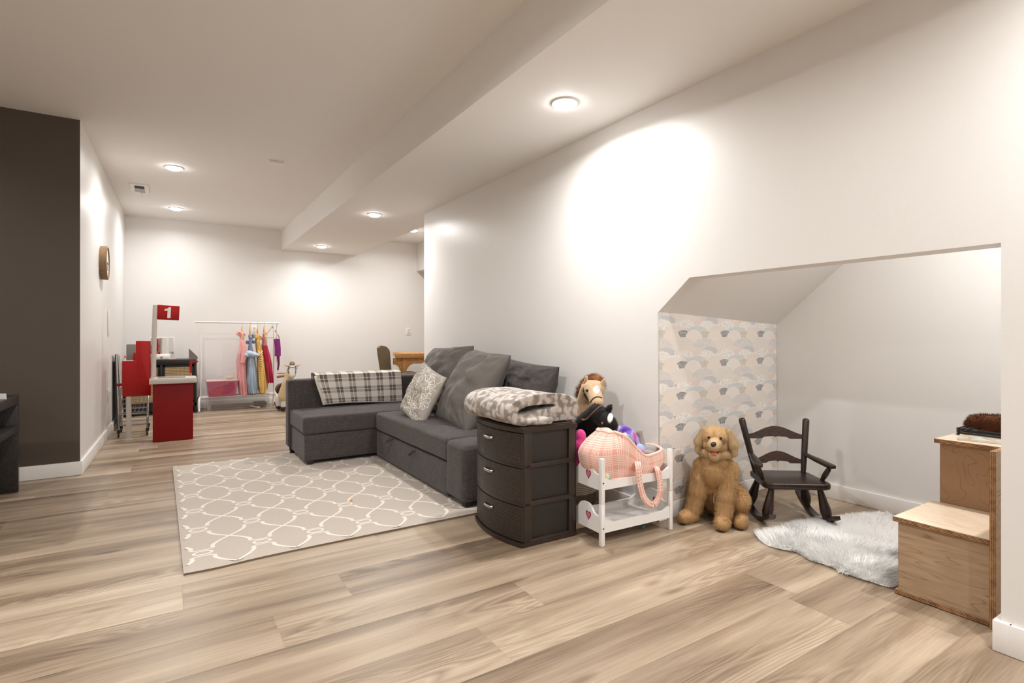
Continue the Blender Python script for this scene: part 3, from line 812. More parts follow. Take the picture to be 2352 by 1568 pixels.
def thr(layer):
    def fn(u, v):
        s = v*.62
        y, z = path_pt(s)
        nx = noise.noise(Vector((u*3, v*3, layer)))*.008
        x = xL+u*(xR-xL)+.008*math.sin(v*7+layer)-layer*.004*(1 if u < .5 else -1)+(.02-.055*max(0, 1-s/.24))*(1-u)**3*-1
        off = .003+layer*.007+max(0, noise.noise(Vector((u*5+layer, v*4, 2))))*.006
        n_y = -1 if s < .235 else (1 if s > .435 else 0)
        zz = z+(off if .235 <= s <= .435 else 0)+.006*math.sin(u*5)*(1 if s < .05 else 0)
        return Vector((x, y+n_y*off+(0 if n_y else (y-4.84)*off*10), zz+.012*(u-.5)*(1 if s < .235 else 0)*(1-s/.24)*-1))
    return fn
for L_ in range(3):
    th_.m = 0 if L_ == 2 else 1
    th_.grid(thr(L_), 50, 60, uvf=lambda u, v: (u*.725, v*.62+.02))
# folded edges on the left joining the layers
th_.m = 1
for k in range(3):
    pts = []
    for i in range(26):
        v = i/25*.38; p = thr(2)(0, v); pts.append(p+Vector((-.004+.004*k, .004*k-.004, -.003*k)))
    th_.tube(pts, .0085, 8)
hem = [thr(2)(i/30, 0)+Vector((0, .006, .004)) for i in range(31)]
th_.m = 0; th_.tube(hem, .008, 8)
o = th_.build('plaid_throw', [M_PLAID, M_FLEECE], smooth=180); tag(o, 'white and grey plaid fleece throw folded over the far side of the sofa', 'blanket')

# ================================================================ DRAWER TOWER
M_DB = mat('dark brown plastic', sc(50, 40, 34), .38, bmp=.05, bscale=900)
M_DBP = mat('dark brown panel plastic', sc(42, 36, 32), .5, bmp=.3, bscale=1200)
m, nt, b = newmat('woven texture plastic')
b.inputs['Base Color'].default_value = (*sc(52, 42, 35), 1); b.inputs['Roughness'].default_value = .42
sp = nd(nt, 'ShaderNodeSeparateXYZ', inp={0: coords(nt, 'UV')})
rv = mth(nt, 'DIVIDE', sp.outputs[1], .0105); row = mth(nt, 'FLOOR', rv); fv_ = mth(nt, 'ABSOLUTE', mth(nt, 'SUBTRACT', mth(nt, 'FRACT', rv), .5))
fu_ = mth(nt, 'ABSOLUTE', mth(nt, 'SUBTRACT', mth(nt, 'FRACT', mth(nt, 'MULTIPLY_ADD', row, .5, mth(nt, 'DIVIDE', sp.outputs[0], .025))), .5))
du = mth(nt, 'SMOOTHSTEP' if False else 'MULTIPLY', mth(nt, 'MAXIMUM', mth(nt, 'SUBTRACT', .40, fu_), 0), 9.0); dv_ = mth(nt, 'MULTIPLY', mth(nt, 'MAXIMUM', mth(nt, 'SUBTRACT', .30, fv_), 0), 6.0)
dent = mth(nt, 'MULTIPLY', mth(nt, 'MINIMUM', du, 1), mth(nt, 'MINIMUM', dv_, 1))
bump(nt, b, mth(nt, 'MULTIPLY', dent, -1), 1, .006); M_WEAVE = m
M_CHROME = mat('brushed nickel', (.50, .46, .42), .32, metal=1)
tw = thing('drawer_tower', 'dark brown plastic three-drawer tower with a folded blanket on top', 'drawer unit', (1.398, 2.092, 0), 0)
TA = Matrix.Translation((1.398, 2.092, 0)) @ Matrix.Rotation(math.radians(-1.5), 4, 'Z')
DW, DD, DH = .475, .315, .562                          # width (y), depth (x), height
def local(mb): mb.M = TA; return mb
BOW = .046
def bow(y): t = y/DW*2-1; return -BOW*(1-t*t)
def bow_slab(mb, z0, z1, y0, y1, dx=0., th=.012, n=20, uvs=True, lip=0, x1=None):
    """slab with the bowed front; x1 gives a flat back plane, otherwise it is th thick"""
    vs = []; uu = []
    for i in range(n+1):
        y = y0+(y1-y0)*i/n; xf = bow(y)+dx; xb = xf+th if x1 is None else x1
        vs += [(xf, y, z0), (xf, y, z1), (xb, y, z1), (xb, y, z0)]; uu += [(y, z0), (y, z1), (y, z1+th), (y, z0)]
    fs = []
    for i in range(n):
        a = 4*i; c_ = 4*(i+1); fs += [[a, c_, c_+1, a+1][::-1], [a+1, c_+1, c_+2, a+2][::-1], [a+2, c_+2, c_+3, a+3][::-1], [a+3, c_+3, c_, a][::-1]]
    fs += [[0, 1, 2, 3][::-1], [4*n, 4*n+1, 4*n+2, 4*n+3]]
    mb.add(vs, fs, uu)
fr = local(MB())
bow_slab(fr, DH-.022, DH, -.004, DW+.004, -.004, x1=DD+.004)                 # top
bow_slab(fr, DH, DH+.004, .012, DW-.012, .012, x1=DD-.012)
bow_slab(fr, 0.002, .02, -.002, DW+.002, -.010, x1=DD)                      # foot
post = .052
for y0 in (0, DW-.012):
    for x0 in (.006, DD-.045): fr.bb((x0, y0, .01), (x0+.045, y0+.012, DH-.02), .003)
HS = [.018, .198, .378, .545]
for z in HS[1:3]:
    bow_slab(fr, z-.006, z+.006, 0, DW, .004, x1=DD)
for z in HS[:3]:
    for y0 in (0, DW-.012):
        fr.bb((.04, y0-.001 if y0 == 0 else y0, z-.008), (DD-.02, y0+.013, z+.014), .002)
fr.bb((DD-.012, 0, .01), (DD, DW, DH-.02), .002)
fr.build('frame', M_DB, tw, smooth=35)
for y0 in (.014, DW-.018):
    sp_ = local(MB()); sp_.bb((.03, y0, .015), (DD-.02, y0+.004, DH-.02)); sp_.build('side_panel', M_DBP, tw, smooth=0)
for i in range(3):
    z0, z1 = HS[i]+.008, HS[i+1]-.010
    f_ = local(MB()); bow_slab(f_, z0, z1, .004, DW-.014, .0, th=.014); f_.m = 1
    bow_slab(f_, z0+.006, z1-.006, .014, DW-.026, -.0016, th=.0017)
    f_.m = 0; f_.bb((.012, .03, z0), (DD-.03, DW-.03, z1-.02)); 
    dr = f_.build('drawer', [M_DB, M_WEAVE], tw, smooth=35)
    h_ = local(MB()); ym = DW*.5+.012; zh = z1-.046
    pts = [Vector((bow(ym+t*.040)-.002-.009*(1-t**8)-.003*(1-t*t), ym+t*.040, zh)) for t in [-1+k/10 for k in range(21)]]
    h_.tube(pts, .0068, 10, flat=.75, up=(1, 0, 0)); h_.build('handle', M_CHROME, dr)

# ---------------------------------------------------------------- folded plush blanket on the tower
m, nt, b = newmat('sculpted plush')
v = coords(nt)
vo = nd(nt, 'ShaderNodeTexVoronoi', inp={'Scale': 34.0, 'Randomness': .7}); vo.feature = 'SMOOTH_F1'
dv = nd(nt, 'ShaderNodeVectorMath', operation='ADD'); nt.links.new(v, dv.inputs[0])
nn = nd(nt, 'ShaderNodeTexNoise', inp={'Scale': 18.0}); nt.links.new(v, nn.inputs['Vector'])
sc_ = nd(nt, 'ShaderNodeVectorMath', operation='SCALE'); nt.links.new(nn.outputs['Color'], sc_.inputs[0]); sc_.inputs['Scale'].default_value = .05
nt.links.new(sc_.outputs[0], dv.inputs[1]); nt.links.new(dv.outputs[0], vo.inputs['Vector'])
fz = noi(nt, v, 500, 3, .7)
f = mth(nt, 'ADD', vo.outputs['Distance'], mth(nt, 'MULTIPLY', mth(nt, 'SUBTRACT', fz, .5), .5))
nt.links.new(ramp(nt, f, [(.34, sc(224, 214, 205)), (.52, sc(146, 134, 125))]), b.inputs['Base Color'])
b.inputs['Roughness'].default_value = 1; b.inputs['Sheen Weight'].default_value = .4
bump(nt, b, mth(nt, 'SUBTRACT', mth(nt, 'MULTIPLY', fz, .6), vo.outputs['Distance']), .9, .008); M_PLUSH = m
def sheet(mb, path, th, w0, w1, Mx, n=26, seed=0, wob=.006):
    """thick folded cloth: section path in (a, z), thickness th, from w0 to w1 across"""
    P = spline([Vector((a, 0, z)) for a, z in path], 8); k = len(P); ns = []
    for i in range(k):
        t = P[min(i+1, k-1)]-P[max(i-1, 0)]; t.normalize(); ns.append(Vector((-t.z, 0, t.x)))
    outl = [P[i]+ns[i]*th/2 for i in range(k)]
    e = P[-1]-P[-2]; e.normalize(); outl += [P[-1]+ns[-1]*th*.35+e*th*.35, P[-1]+e*th*.5, P[-1]-ns[-1]*th*.35+e*th*.35]
    outl += [P[i]-ns[i]*th/2 for i in range(k-1, -1, -1)]
    e = P[0]-P[1]; e.normalize(); outl += [P[0]-ns[0]*th*.35+e*th*.35, P[0]+e*th*.5, P[0]+ns[0]*th*.35+e*th*.35]
    m_ = len(outl); cen = sum(outl, Vector())/m_
    rows = []
    for j in range(n+1):
        w_ = w0+(w1-w0)*j/n; ed = min(j, n-j)/n; sh = 1-.0*max(0, .06-ed)
        row = []
        for q in outl:
            nv_ = noise.noise_vector(Vector((q.x*9+seed, w_*9, q.z*14)))*wob
            # round the cut ends towards the middle of the cloth
            row.append(Mx @ Vector((q.x+nv_.x, w_+nv_.y*1.6, q.z+nv_.z)))
        rows.append(row)
    vs = [p for r_ in rows for p in r_]; fs = []
    for j in range(n):
        for i in range(m_): fs.append([j*m_+i, j*m_+(i+1) % m_, (j+1)*m_+(i+1) % m_, (j+1)*m_+i])
    half = k
    # end caps as quads between opposite sides
    for base_, fl_ in ((0, False), (n*m_, True)):
        for i in range(k-1):
            a, b__, c_, d__ = base_+i, base_+i+1, base_+(2*k+2-(i+1)), base_+(2*k+2-i)
            fs.append([a, b__, c_, d__] if fl_ else [d__, c_, b__, a])
        for pg in ([k-1, k, k+1, k+2, k+3], [2*k+2, 2*k+3, 2*k+4, 2*k+5, 0]):
            pg = [base_+q_ for q_ in pg]; fs.append(pg if fl_ else pg[::-1])
    mb.add(vs, fs)
bl = MB(); BM = TA @ Matrix.Translation((0, 0, DH+.005)) @ Matrix.Rotation(math.radians(3), 4, 'Z')
sheet(bl, [(.345, .060), (.30, .058), (.22, .052), (.12, .040), (.05, .028), (.0, .030), (-.034, .052), (-.030, .088), (.02, .112), (.10, .121), (.20, .118), (.29, .104), (.335, .088)], .054, .028, .46, BM, 30, 1, .005)
sheet(bl, [(.35, .022), (.28, .026), (.20, .026), (.06, .022)], .042, .035, .44, BM, 30, 7, .006)
sheet(bl, [(.345, .075), (.349, .082), (.340, .090)], .030, .03, .45, BM, 30, 1, .004)
tail = MB(); bl.M = BM
bl.cap((.10, .012, .022), (.16, .004, .018), .024, .018); bl.cap((.03, .03, .022), (.13, .014, .018), .022, .020)
bl.M = Matrix()
me = remesh(bl, .0045, 3); o = link('folded_blanket', me, M_PLUSH, smooth=180)
tag(o, 'thick folded grey and cream plush blanket lying on the drawer tower', 'blanket')

# ================================================================ DOLL BUNK BED
M_WP = mat('white lacquer', (.83, .815, .80), .35)
bed = thing('doll_bunk_bed', 'small white wooden doll bunk bed with pink hearts beside the drawer tower', 'doll bed', (1.712, 1.90, 0))
BX0, BX1, BY0, BY1 = 1.716, 2.186, 1.898, 2.168
BM2 = Matrix.Translation((1.716, 1.900, 0)) @ Matrix.Rotation(math.radians(-2.6), 4, 'Z')
BL, BWd = .470, .262
def lb(): m_ = MB(); m_.M = BM2; return m_
for x in (0, BL-.022):
    for y in (0, BWd-.022):
        m_ = lb(); m_.bb((x, y, .001), (x+.020, y+.022, .200), .0015); m_.bb((x, y, .2012), (x+.020, y+.022, .415), .0015)
        po = m_.build('post', M_WP, bed)
m_ = 0
def wave_top(t, lo, hi):                              # end panels: hump in the middle
    return lo+(hi-lo)*math.exp(-((t-.5)/.26)**4)
M_HR = mat('heart dark pink', sc(150, 35, 70), .5); M_HP = mat('heart pink', sc(205, 120, 140), .5)
def heart(mb, c, s, ux, uz, n):
    pts = []
    for k in range(40):
        a = 2*PI*k/40; x = 16*math.sin(a)**3; y = 13*math.cos(a)-5*math.cos(2*a)-2*math.cos(3*a)-math.cos(4*a)
        pts.append(Vector(c)+Vector(ux)*x*s/17*.78+Vector(uz)*y*s/17+Vector(n))
    cen = sum(pts, Vector())/40; mb.add(pts+[cen], [[40, k, (k+1) % 40] for k in range(40)])
for zb, lo, hi in ((.058, .135, .180), (.262, .335, .378)):
    for x in (.004, BL-.018):
        N = 24; poly = [(.022, zb)]+[(BWd-.022, zb)]
        poly += [(BWd-.022-(BWd-.044)*k/N, wave_top(k/N, lo, hi)) for k in range(N+1)]
        m_ = lb(); m_.prism(poly, .012, Matrix(((0, 0, 1, x), (1, 0, 0, 0), (0, 1, 0, 0), (0, 0, 0, 1))))
        pn = m_.build('end_panel', M_WP, bed, smooth=30)
        xs = x-.0006 if x < .1 else x-.0006
        h1 = lb(); heart(h1, (xs, BWd*.40, (zb+hi)/2+.004), .027, (0, -1, 0), (0, 0, 1), (-.0004, 0, 0)); 
        h1.m = 1; heart(h1, (xs, BWd*.40, (zb+hi)/2+.004), .019, (0, -1, 0), (0, 0, 1), (-.0009, 0, 0)); h1.build('heart', [M_HR, M_HP], pn, smooth=0)
    for y in (.004, BWd-.016):
        N = 10; top = []
        zt = lo-.030
        for k in range(N+1): top.append((.020+.05*k/N, zt+.018*(1-(3*(k/N)**2-2*(k/N)**3))-.0))
        prof = [(.020, zb+.004), (BL-.020, zb+.004)]+[(BL-a, b_) for a, b_ in [(q[0], q[1]) for q in top]]+top[::-1]
        if y < .1: pass
        m_ = lb(); m_.prism(prof, .012, Matrix(((1, 0, 0, 0), (0, 0, 1, y), (0, 1, 0, 0), (0, 0, 0, 1))))
        m_.build('side_rail', M_WP, bed, smooth=30)
    m_ = lb(); m_.bb((.016, .016, zb+.012), (BL-.018, BWd-.016, zb+.018)); m_.build('slat_board', M_WP, bed, smooth=0)
m_ = 0
for z in (.085, .30):
    s = lb(); s.lathe([(.004, 0), (.004, .001)], 12, (.010, -.0005, z), Matrix.Rotation(PI/2, 3, 'X')); s.build('bolt', mat('dark bolt', (.05, .05, .05), .4, metal=.8), bed)

# ---------------------------------------------------------------- pink plaid doll carrier on the top bunk
m, nt, b = newmat('pink plaid flannel')
uv = coords(nt, 'UV'); sp = nd(nt, 'ShaderNodeSeparateXYZ', inp={0: uv})
wv = noi(nt, coords(nt), 90, 2)
S0 = mth(nt, 'ADD', sp.outputs[0], mth(nt, 'MULTIPLY', mth(nt, 'SUBTRACT', wv, .5), .003)); S1 = mth(nt, 'ADD', sp.outputs[1], mth(nt, 'MULTIPLY', mth(nt, 'SUBTRACT', wv, .5), .003))
va = stripes(S0, .088, (.08, .20, .32, .44, .56, .68), .0042); vb = stripes(S1, .088, (.08, .20, .32, .44, .56, .68), .0042)
tw_ = mth(nt, 'FRACT', mth(nt, 'MULTIPLY', mth(nt, 'ADD', sp.outputs[0], sp.outputs[1]), 160))
f = mth(nt, 'MULTIPLY', mth(nt, 'MINIMUM', mth(nt, 'ADD', va, vb), 1), mth(nt, 'MULTIPLY_ADD', tw_, .45, .6))
f = mth(nt, 'ADD', f, mth(nt, 'MULTIPLY', mth(nt, 'SUBTRACT', noi(nt, coords(nt), 300, 3), .5), .3))
nt.links.new(ramp(nt, f, [(0, sc(228, 164, 149)), (.85, sc(242, 217, 203))]), b.inputs['Base Color'])
b.inputs['Roughness'].default_value = .95; b.inputs['Sheen Weight'].default_value = .3; bump(nt, b, noi(nt, coords(nt), 500, 3), .4, .002); M_PINKP = m
M_PINKL = mat('pink lining', sc(190, 110, 100), .95)
cr = thing('doll_carrier', 'pink and white plaid fabric doll carrier with strap handles on the top bunk', 'doll carrier', (1.99, 2.02, .285), math.radians(-2.6))
CM = Matrix.Translation((1.955, 2.012, .287)) @ Matrix.Rotation(math.radians(-4), 4, 'Z')
CLn, CWd = .535, .225
def rim_h(x):                                        # x from -.5 (hood end, left) to .5 (foot end)
    if x < -.24: return .232
    t = min(1, (x+.24)/.40); t = t*t*(3-2*t)
    return .232-.122*t+.012*max(0, (x-.3)/.2)**2
def basket_pt(a, v, inset=0.):
    """a around the oval, v up the wall"""
    ca, sa = math.cos(a), math.sin(a)
    ex = math.copysign(abs(ca)**.8, ca); ey = math.copysign(abs(sa)**.75, sa)
    x = ex*.5; h_ = rim_h(x)
    bulge = 1+.10*math.sin(v*PI)*.8-.16*(1-v)**2
    close = 0
    X = ex*(CLn/2-inset)*bulge*.90; Y = ey*(CWd/2-inset)*bulge
    if x < -.18:                                     # hood leans in at the top
        k = max(0, (v-.55)/.45)**1.6; X = X+k*.10*(abs(x)-.18)/.32; Y *= 1-k*.45
    nz = noise.noise(Vector((X*9, Y*9, v*2)))*.006
    return Vector((X+nz, Y+nz, v*h_+.003*math.sin(a*6)))
bk = MB(); bk.M = CM
bk.grid(lambda u, v: basket_pt(u*2*PI, v), 72, 14, uvf=lambda u, v: (u*1.42, v*.26))
bk.m = 1
bk.grid(lambda u, v: basket_pt(-u*2*PI, .04+v*.96, .010), 72, 12)
bk.m = 0
rim = [basket_pt(2*PI*k/72, 1.0, .005) for k in range(72)]
bk.tube(rim, .0085, 8, closed=True)
bot = [basket_pt(2*PI*k/72, 0, 0) for k in range(72)]; bk.add([Vector((p.x, p.y, .001)) for p in bot]+[Vector((0, 0, .001))], [[72, (k+1) % 72, k] for k in range(72)])
bk.tube([basket_pt(2*PI*k/72, .04, 0)+Vector((0, 0, 0)) for k in range(72)], .006, 6, closed=True)
bk.build('basket', [M_PINKP, M_PINKL], cr, smooth=60)
# hood top: closes the left end
hd = MB(); hd.M = CM
def hood(u, v):
    a = PI-(PI-1.98)*u**.8
    e1 = basket_pt(a, 1.0, .004); e2 = basket_pt(2*PI-a, 1.0, .004)
    p = e1*(1-v)+e2*v
    p.z += .016*math.sin(PI*v)*min(1, u*3); return p
hd.grid(hood, 24, 16, uvf=lambda u, v: (u*.25+.02, v*.22+.03))
hd.build('hood', M_PINKP, cr, smooth=60)
def strap(pts, w_=.017, name='handle'):
    P = spline([Vector(p) for p in pts], 8); s = MB()
    L = [0]
    for i in range(1, len(P)): L.append(L[-1]+(P[i]-P[i-1]).length)
    def fn(u, v):
        i = min(len(P)-1, int(round(u*(len(P)-1)))); t = P[min(i+1, len(P)-1)]-P[max(i-1, 0)]; t.normalize()
        wd = Vector((1, -.12, 0)); wd = (wd-t*wd.dot(t)); wd = wd.normalized() if wd.length > .2 else Vector((0, .5, 1)).normalized()
        nn = t.cross(wd); a = v*2*PI
        return P[i]+wd*math.cos(a)*w_+nn*math.sin(a)*.006*(1+.4*math.cos(3*a))
    s.grid(fn, len(P)-1, 14, uvf=lambda u, v: (v*.07+.01, u*L[-1])); s.build(name, M_PINKP, cr, smooth=80)
yq = 1.868
A = lambda u, v, d=yq: py(u, v, d)
strap([A(1462, 1068, 1.90), A(1464, 1062, 1.885), A(1466, 1075, 1.865), A(1470, 1110), A(1478, 1140), A(1490, 1156), A(1502, 1158), A(1513, 1140), A(1516, 1110), A(1512, 1085, 1.872), A(1508, 1073, 1.885), A(1504, 1076, 1.90)])

# ---------------------------------------------------------------- toys in the carrier
def blob_toy(name, mats, label, cat, build, voxel=.004, smooth=4, parts=None, fur=None, origin=None):
    mb = MB(); build(mb); me = remesh(mb, voxel, smooth)
    if fur: me = add_fur(me, **fur)
    o = link(name, me, mats, smooth=0 if fur else 180)
    return tag(o, label, cat)
m, nt, b = newmat('rainbow plush'); f = noi(nt, coords(nt), 9, 1)
nt.links.new(ramp(nt, mth(nt, 'MULTIPLY_ADD', f, 2.6, -.8), [(.1, sc(120, 80, 200)), (.35, sc(150, 110, 215)), (.5, sc(150, 190, 225)), (.65, sc(220, 160, 215)), (.85, sc(200, 60, 190))]), b.inputs['Base Color']); b.inputs['Roughness'].default_value = .9; bump(nt, b, noi(nt, coords(nt), 300), .6, .004); M_RAIN = m
P_ = lambda u, v, x_=2.02, y_=None: py(u, v, y_ or x_)
def b1(mb):
    pts = spline([py(1412, 988, 2.04), py(1430, 983, 2.05), py(1448, 990, 2.05), py(1460, 1005, 2.04), py(1467, 1022, 2.03), py(1476, 1036, 2.01)], 4)
    mb.tube(pts, .015, 10); mb.ell(py(1470, 1036, 2.0), (.03, .03, .04)); mb.ell(py(1440, 1008, 2.045), (.050, .022, .05))
rain = blob_toy('plush_headpiece', M_RAIN, 'purple and rainbow coloured plush toy lying in the doll carrier', 'plush toy', b1)
m_ = MB(); m_.ell(py(1434, 999, 2.018), (.026, .006, .013), (0, 0, .3)); 
for u, v in ((1426, 993), (1434, 991), (1442, 995)): m_.ell(py(u, v+4, 2.010), (.004, .003, .004))
m_.build('emblem', mat('white felt', (.85, .84, .82), .8), rain)
M_GREYP = mat('grey plush', sc(158, 152, 148), .95, var=.12, vscale=120, bmp=.6, bscale=400, sheen=.3)
def b2(mb):
    mb.ell(py(1490, 1037, 2.01), (.055, .04, .04), (0, .5, 0)); mb.cap(py(1475, 1025, 2.02), py(1470, 990, 2.03), .020, .012); mb.ell(py(1466, 993, 2.03), (.014, .01, .018))
    mb.cap(py(1500, 1030, 2.0), py(1512, 1040, 1.99), .022, .018); mb.cap(py(1511, 1030, 2.03), py(1508, 1014, 2.03), .012, .009); mb.cap(py(1478, 1040, 1.98), py(1500, 1044, 1.97), .018, .016)
blob_toy('plush_animal', M_GREYP, 'grey plush animal lying at the foot end of the doll carrier', 'plush toy', b2)
# small ball under the carrier, magenta plush behind the drawers
m, nt, b = newmat('teal ball pattern'); f = noi(nt, coords(nt), 60, 2); nt.links.new(ramp(nt, f, [(.4, sc(120, 190, 180)), (.5, sc(190, 225, 215)), (.6, sc(225, 160, 70))]), b.inputs['Base Color']); M_TEAL = m
o = MB().ell(py(1392, 1096, 1.935), (.024, .020, .020)).build('toy_ball', M_TEAL, smooth=180); tag(o, 'small teal and orange toy ball under the pink carrier on the top bunk', 'ball')
def b3(mb):
    for u, v, r_ in ((1333, 1000, .030), (1331, 1020, .034), (1334, 1045, .034), (1331, 1062, .03)): mb.ell(py(u, v, 2.115), (r_, r_*.9, r_*1.1))
MG = mat('magenta plush', sc(225, 70, 150), .95, var=.25, vscale=90, bmp=.8, bscale=300, sheen=.3)
blob_toy('plush_toy', MG, 'bright pink plush toy squeezed between the drawer tower and the carrier', 'plush toy', b3)

# ---------------------------------------------------------------- rope basket and white box behind the bed
m, nt, b = newmat('coiled rope')
sp = nd(nt, 'ShaderNodeSeparateXYZ', inp={0: coords(nt)})
fr_ = mth(nt, 'FRACT', mth(nt, 'MULTIPLY', sp.outputs[2], 95)); prf = mth(nt, 'ABSOLUTE', mth(nt, 'MULTIPLY_ADD', fr_, 2, -1))
up_ = mth(nt, 'GREATER_THAN', sp.outputs[2], .100)
tws = nd(nt, 'ShaderNodeTexVoronoi', inp={'Scale': 150.0}); nt.links.new(coords(nt, scale=(1, 1, .6)), tws.inputs['Vector'])
dk = ramp(nt, mth(nt, 'MULTIPLY', tws.outputs['Distance'], 1.6), [(.2, sc(160, 148, 132)), (.6, sc(112, 98, 82))])
lt = mixc(nt, prf, sc(222, 212, 198), sc(176, 164, 148))
nt.links.new(mixc(nt, up_, dk, lt), b.inputs['Base Color']); b.inputs['Roughness'].default_value = .95
bump(nt, b, mth(nt, 'MULTIPLY', prf, -1), .9, .006); M_ROPE = m
rb = MB()
prof = [(.01, .004), (.150, .004), (.168, .03), (.176, .10), (.180, .19), (.181, .232), (.176, .236), (.170, .232), (.168, .10), (.155, .02), (.01, .016)]
RBC = Vector((1.985, 2.50, 0))
rb.lathe(prof, 48, RBC, sx=1.0, sy=1.0); o = rb.build('rope_basket', M_ROPE, smooth=50, origin=tuple(RBC)); tag(o, 'coiled rope basket, cream above and brown below, on the floor behind the bunk bed', 'basket')
wb = MB(); c_ = Vector((2.19, 2.22, 0))

# ================================================================ STICK HORSES
M_TAN = mat('tan plush', sc(196, 168, 132), .95, var=.06, vscale=60, bmp=.5, bscale=500, sheen=.3)
M_MANE = mat('rust mane', sc(150, 92, 44), .8, var=.35, vscale=30)
M_BLKP = mat('black plush', sc(26, 22, 21), .9, var=.3, vscale=50, bmp=.6, bscale=400, sheen=.15)
M_WHT = mat('white plush', (.66, .64, .61), .9, bmp=.4, bscale=500)
M_STRAP = mat('dark brown strap', sc(58, 34, 26), .55)
M_EYE = mat('glossy black', (.01, .01, .01), .12)
M_STICK = mat('varnished stick', sc(120, 60, 30), .35)
hx = 2.04
def hp(u, v, dx=0.0): return px(u, v, hx+dx)
hh = thing('stick_horse', 'tan stick horse head with rust mane and white blaze leaning on the wall', 'toy horse', tuple(px(1345, 985, hx)))
def headb(mb):
    mb.cap(hp(1340, 950, .02), hp(1345, 910, .02), .050, .045)            # neck
    mb.cap(hp(1336, 935, .02), hp(1350, 900, .01), .040, .050)
    mb.cap(hp(1355, 893, -.01), hp(1370, 893, -.01), .055, .050)         # cranium
    mb.cap(hp(1364, 900, -.03), hp(1371, 925, -.06), .048, .038)        # muzzle
    mb.ell(hp(1370, 925, -.055), (.036, .040, .030))
hd_ = MB(); headb(hd_); me = remesh(hd_, .004, 5); TH = bvh(me); link('head', me, M_TAN, hh, 180)
for (u0, v0, u1, v1, dx) in ((1345, 882, 1347.5, 865, -.03), (1382, 884, 1387, 872, .0)):
    e = MB(); a_, b__ = hp(u0, v0, dx), hp(u1, v1, dx); e.cap(a_, b__, .021, .007); me = remesh(e, .003, 1); link('ear', me, M_TAN, hh, 180)
    if u0 < 1360: e = MB(); e.cap(a_.lerp(b__, .2)+Vector((-.012, -.006, 0)), a_.lerp(b__, .8)+Vector((-.006, -.003, 0)), .010, .004); e.build('inner_ear', mat('inner ear', sc(150, 120, 92), .9), hh, 180)
mn = MB()
for u, v, r_, dx in ((1354, 878, .022, .035), (1363, 875, .022, .03), (1372, 877, .022, .03), (1380, 886, .016, .04), (1342, 886, .018, .055), (1335, 897, .016, .06), (1331, 908, .012, .065)): mn.ell(hp(u, v, dx), r_)
me = remesh(mn, .004, 1); me = add_fur(me, 9000, .026, .0015, droop=.5, jit=.25, seed=4, comb=lambda P, N: np.tile(np.array([[-.2, .1, 1.0]]), (len(P), 1)))
link('mane', me, M_MANE, hh, 0)
bz = MB(); patch(bz, TH, [(1370.5+7.5*math.cos(a)*(1+.15*math.cos(2*a)), 894+9.5*math.sin(a)) for a in [2*PI*k/24 for k in range(24)]], .0015); bz.build('blaze', M_WHT, hh)
p_, n_q = hit(TH, 1349.5, 896.5, .002); e = MB(); e.ell(p_, .0088); e.build('eye', M_EYE, hh)
def strap_on(tree, px_pts, r_, name, mt, par, lift=.002):
    P = []
    for q in px_pts:
        p_, n_ = hit(tree, q[0], q[1], lift)
        if p_ is not None: P.append(p_)
    t_ = MB(); t_.tube(spline(P, 6), r_, 6); return t_.build(name, mt, par)
strap_on(TH, [(1357, 923), (1361, 917), (1366, 913), (1371, 911.5), (1377, 911.8), (1382, 914)], .0034, 'noseband', M_STRAP, hh)
strap_on(TH, [(1340, 890), (1341, 900), (1344, 908), (1350, 916), (1357, 923)], .0034, 'cheek_strap', M_STRAP, hh)
p0_, _ = hit(TH, 1341, 900, .004); p1_, _ = hit(TH, 1345, 930, .01)
st = MB(); st.tube(spline([p0_, hp(1337, 925, -.075), hp(1334, 950, -.13), hp(1338, 963, -.17), hp(1347, 962, -.185), (hp(1360, 949, -.185)), hp(1374, 936, -.165), hp(1386, 928, -.13)], 6), .0062, 8, flat=.35)
st.build('rein', mat('tan strap', sc(112, 72, 46), .55), hh)
p_, _ = hit(TH, 1366, 926, .0005); n_ = MB(); n_.ell(p_, (.003, .004, .006)); n_.build('nostril', mat('nostril brown', sc(120, 85, 60), .8), hh)
s = MB(); s.tube([hp(1335, 945, .03), Vector((2.02, 2.52, .50)), Vector((1.93, 2.60, .03))], .011, 10); s.build('stick', M_STICK, hh)

bh = thing('stick_horse', 'black stick horse head with a white blaze below the tan horse head', 'toy horse', tuple(px(1385, 990, 1.93)))
def bp(u, v, dx=0.0): return px(u, v, 1.93+dx)
q = MB()
q.cap(bp(1345, 975), bp(1372, 955), .060, .060); q.cap(bp(1372, 950, -.01), bp(1400, 975, -.02), .052, .042); q.cap(bp(1400, 975, -.02), bp(1402, 1000, -.02), .042, .030); q.ell(bp(1352, 980), (.05, .06, .055))
me = remesh(q, .005, 4); TB = bvh(me); me = add_fur(me, 12000, .009, .0012, droop=.9, jit=.3, seed=8); link('head', me, M_BLKP, bh, 0)
e = MB(); e.cap(bp(1394, 946, .01), bp(1400, 936, .015), .020, .015); e.cap(bp(1400, 936, .015), bp(1404, 930, .02), .015, .006); me = remesh(e, .003, 2); me = add_fur(me, 1500, .005, .0011, droop=.8, jit=.3, seed=9); link('ear', me, M_BLKP, bh, 0)
e = MB(); e.cap(bp(1396, 950), bp(1406, 958), .004, .003); e.cap(bp(1406, 958), bp(1413, 968), .003, .002); e.build('forelock_strap', M_BLKP, bh, 180)
bz = MB(); patch(bz, TB, [(1401.5+6.2*math.cos(a)-2.5*math.sin(a), 960+2*math.cos(a)+12*math.sin(a)) for a in [2*PI*k/20 for k in range(20)]], .009); bz.build('blaze', M_WHT, bh)
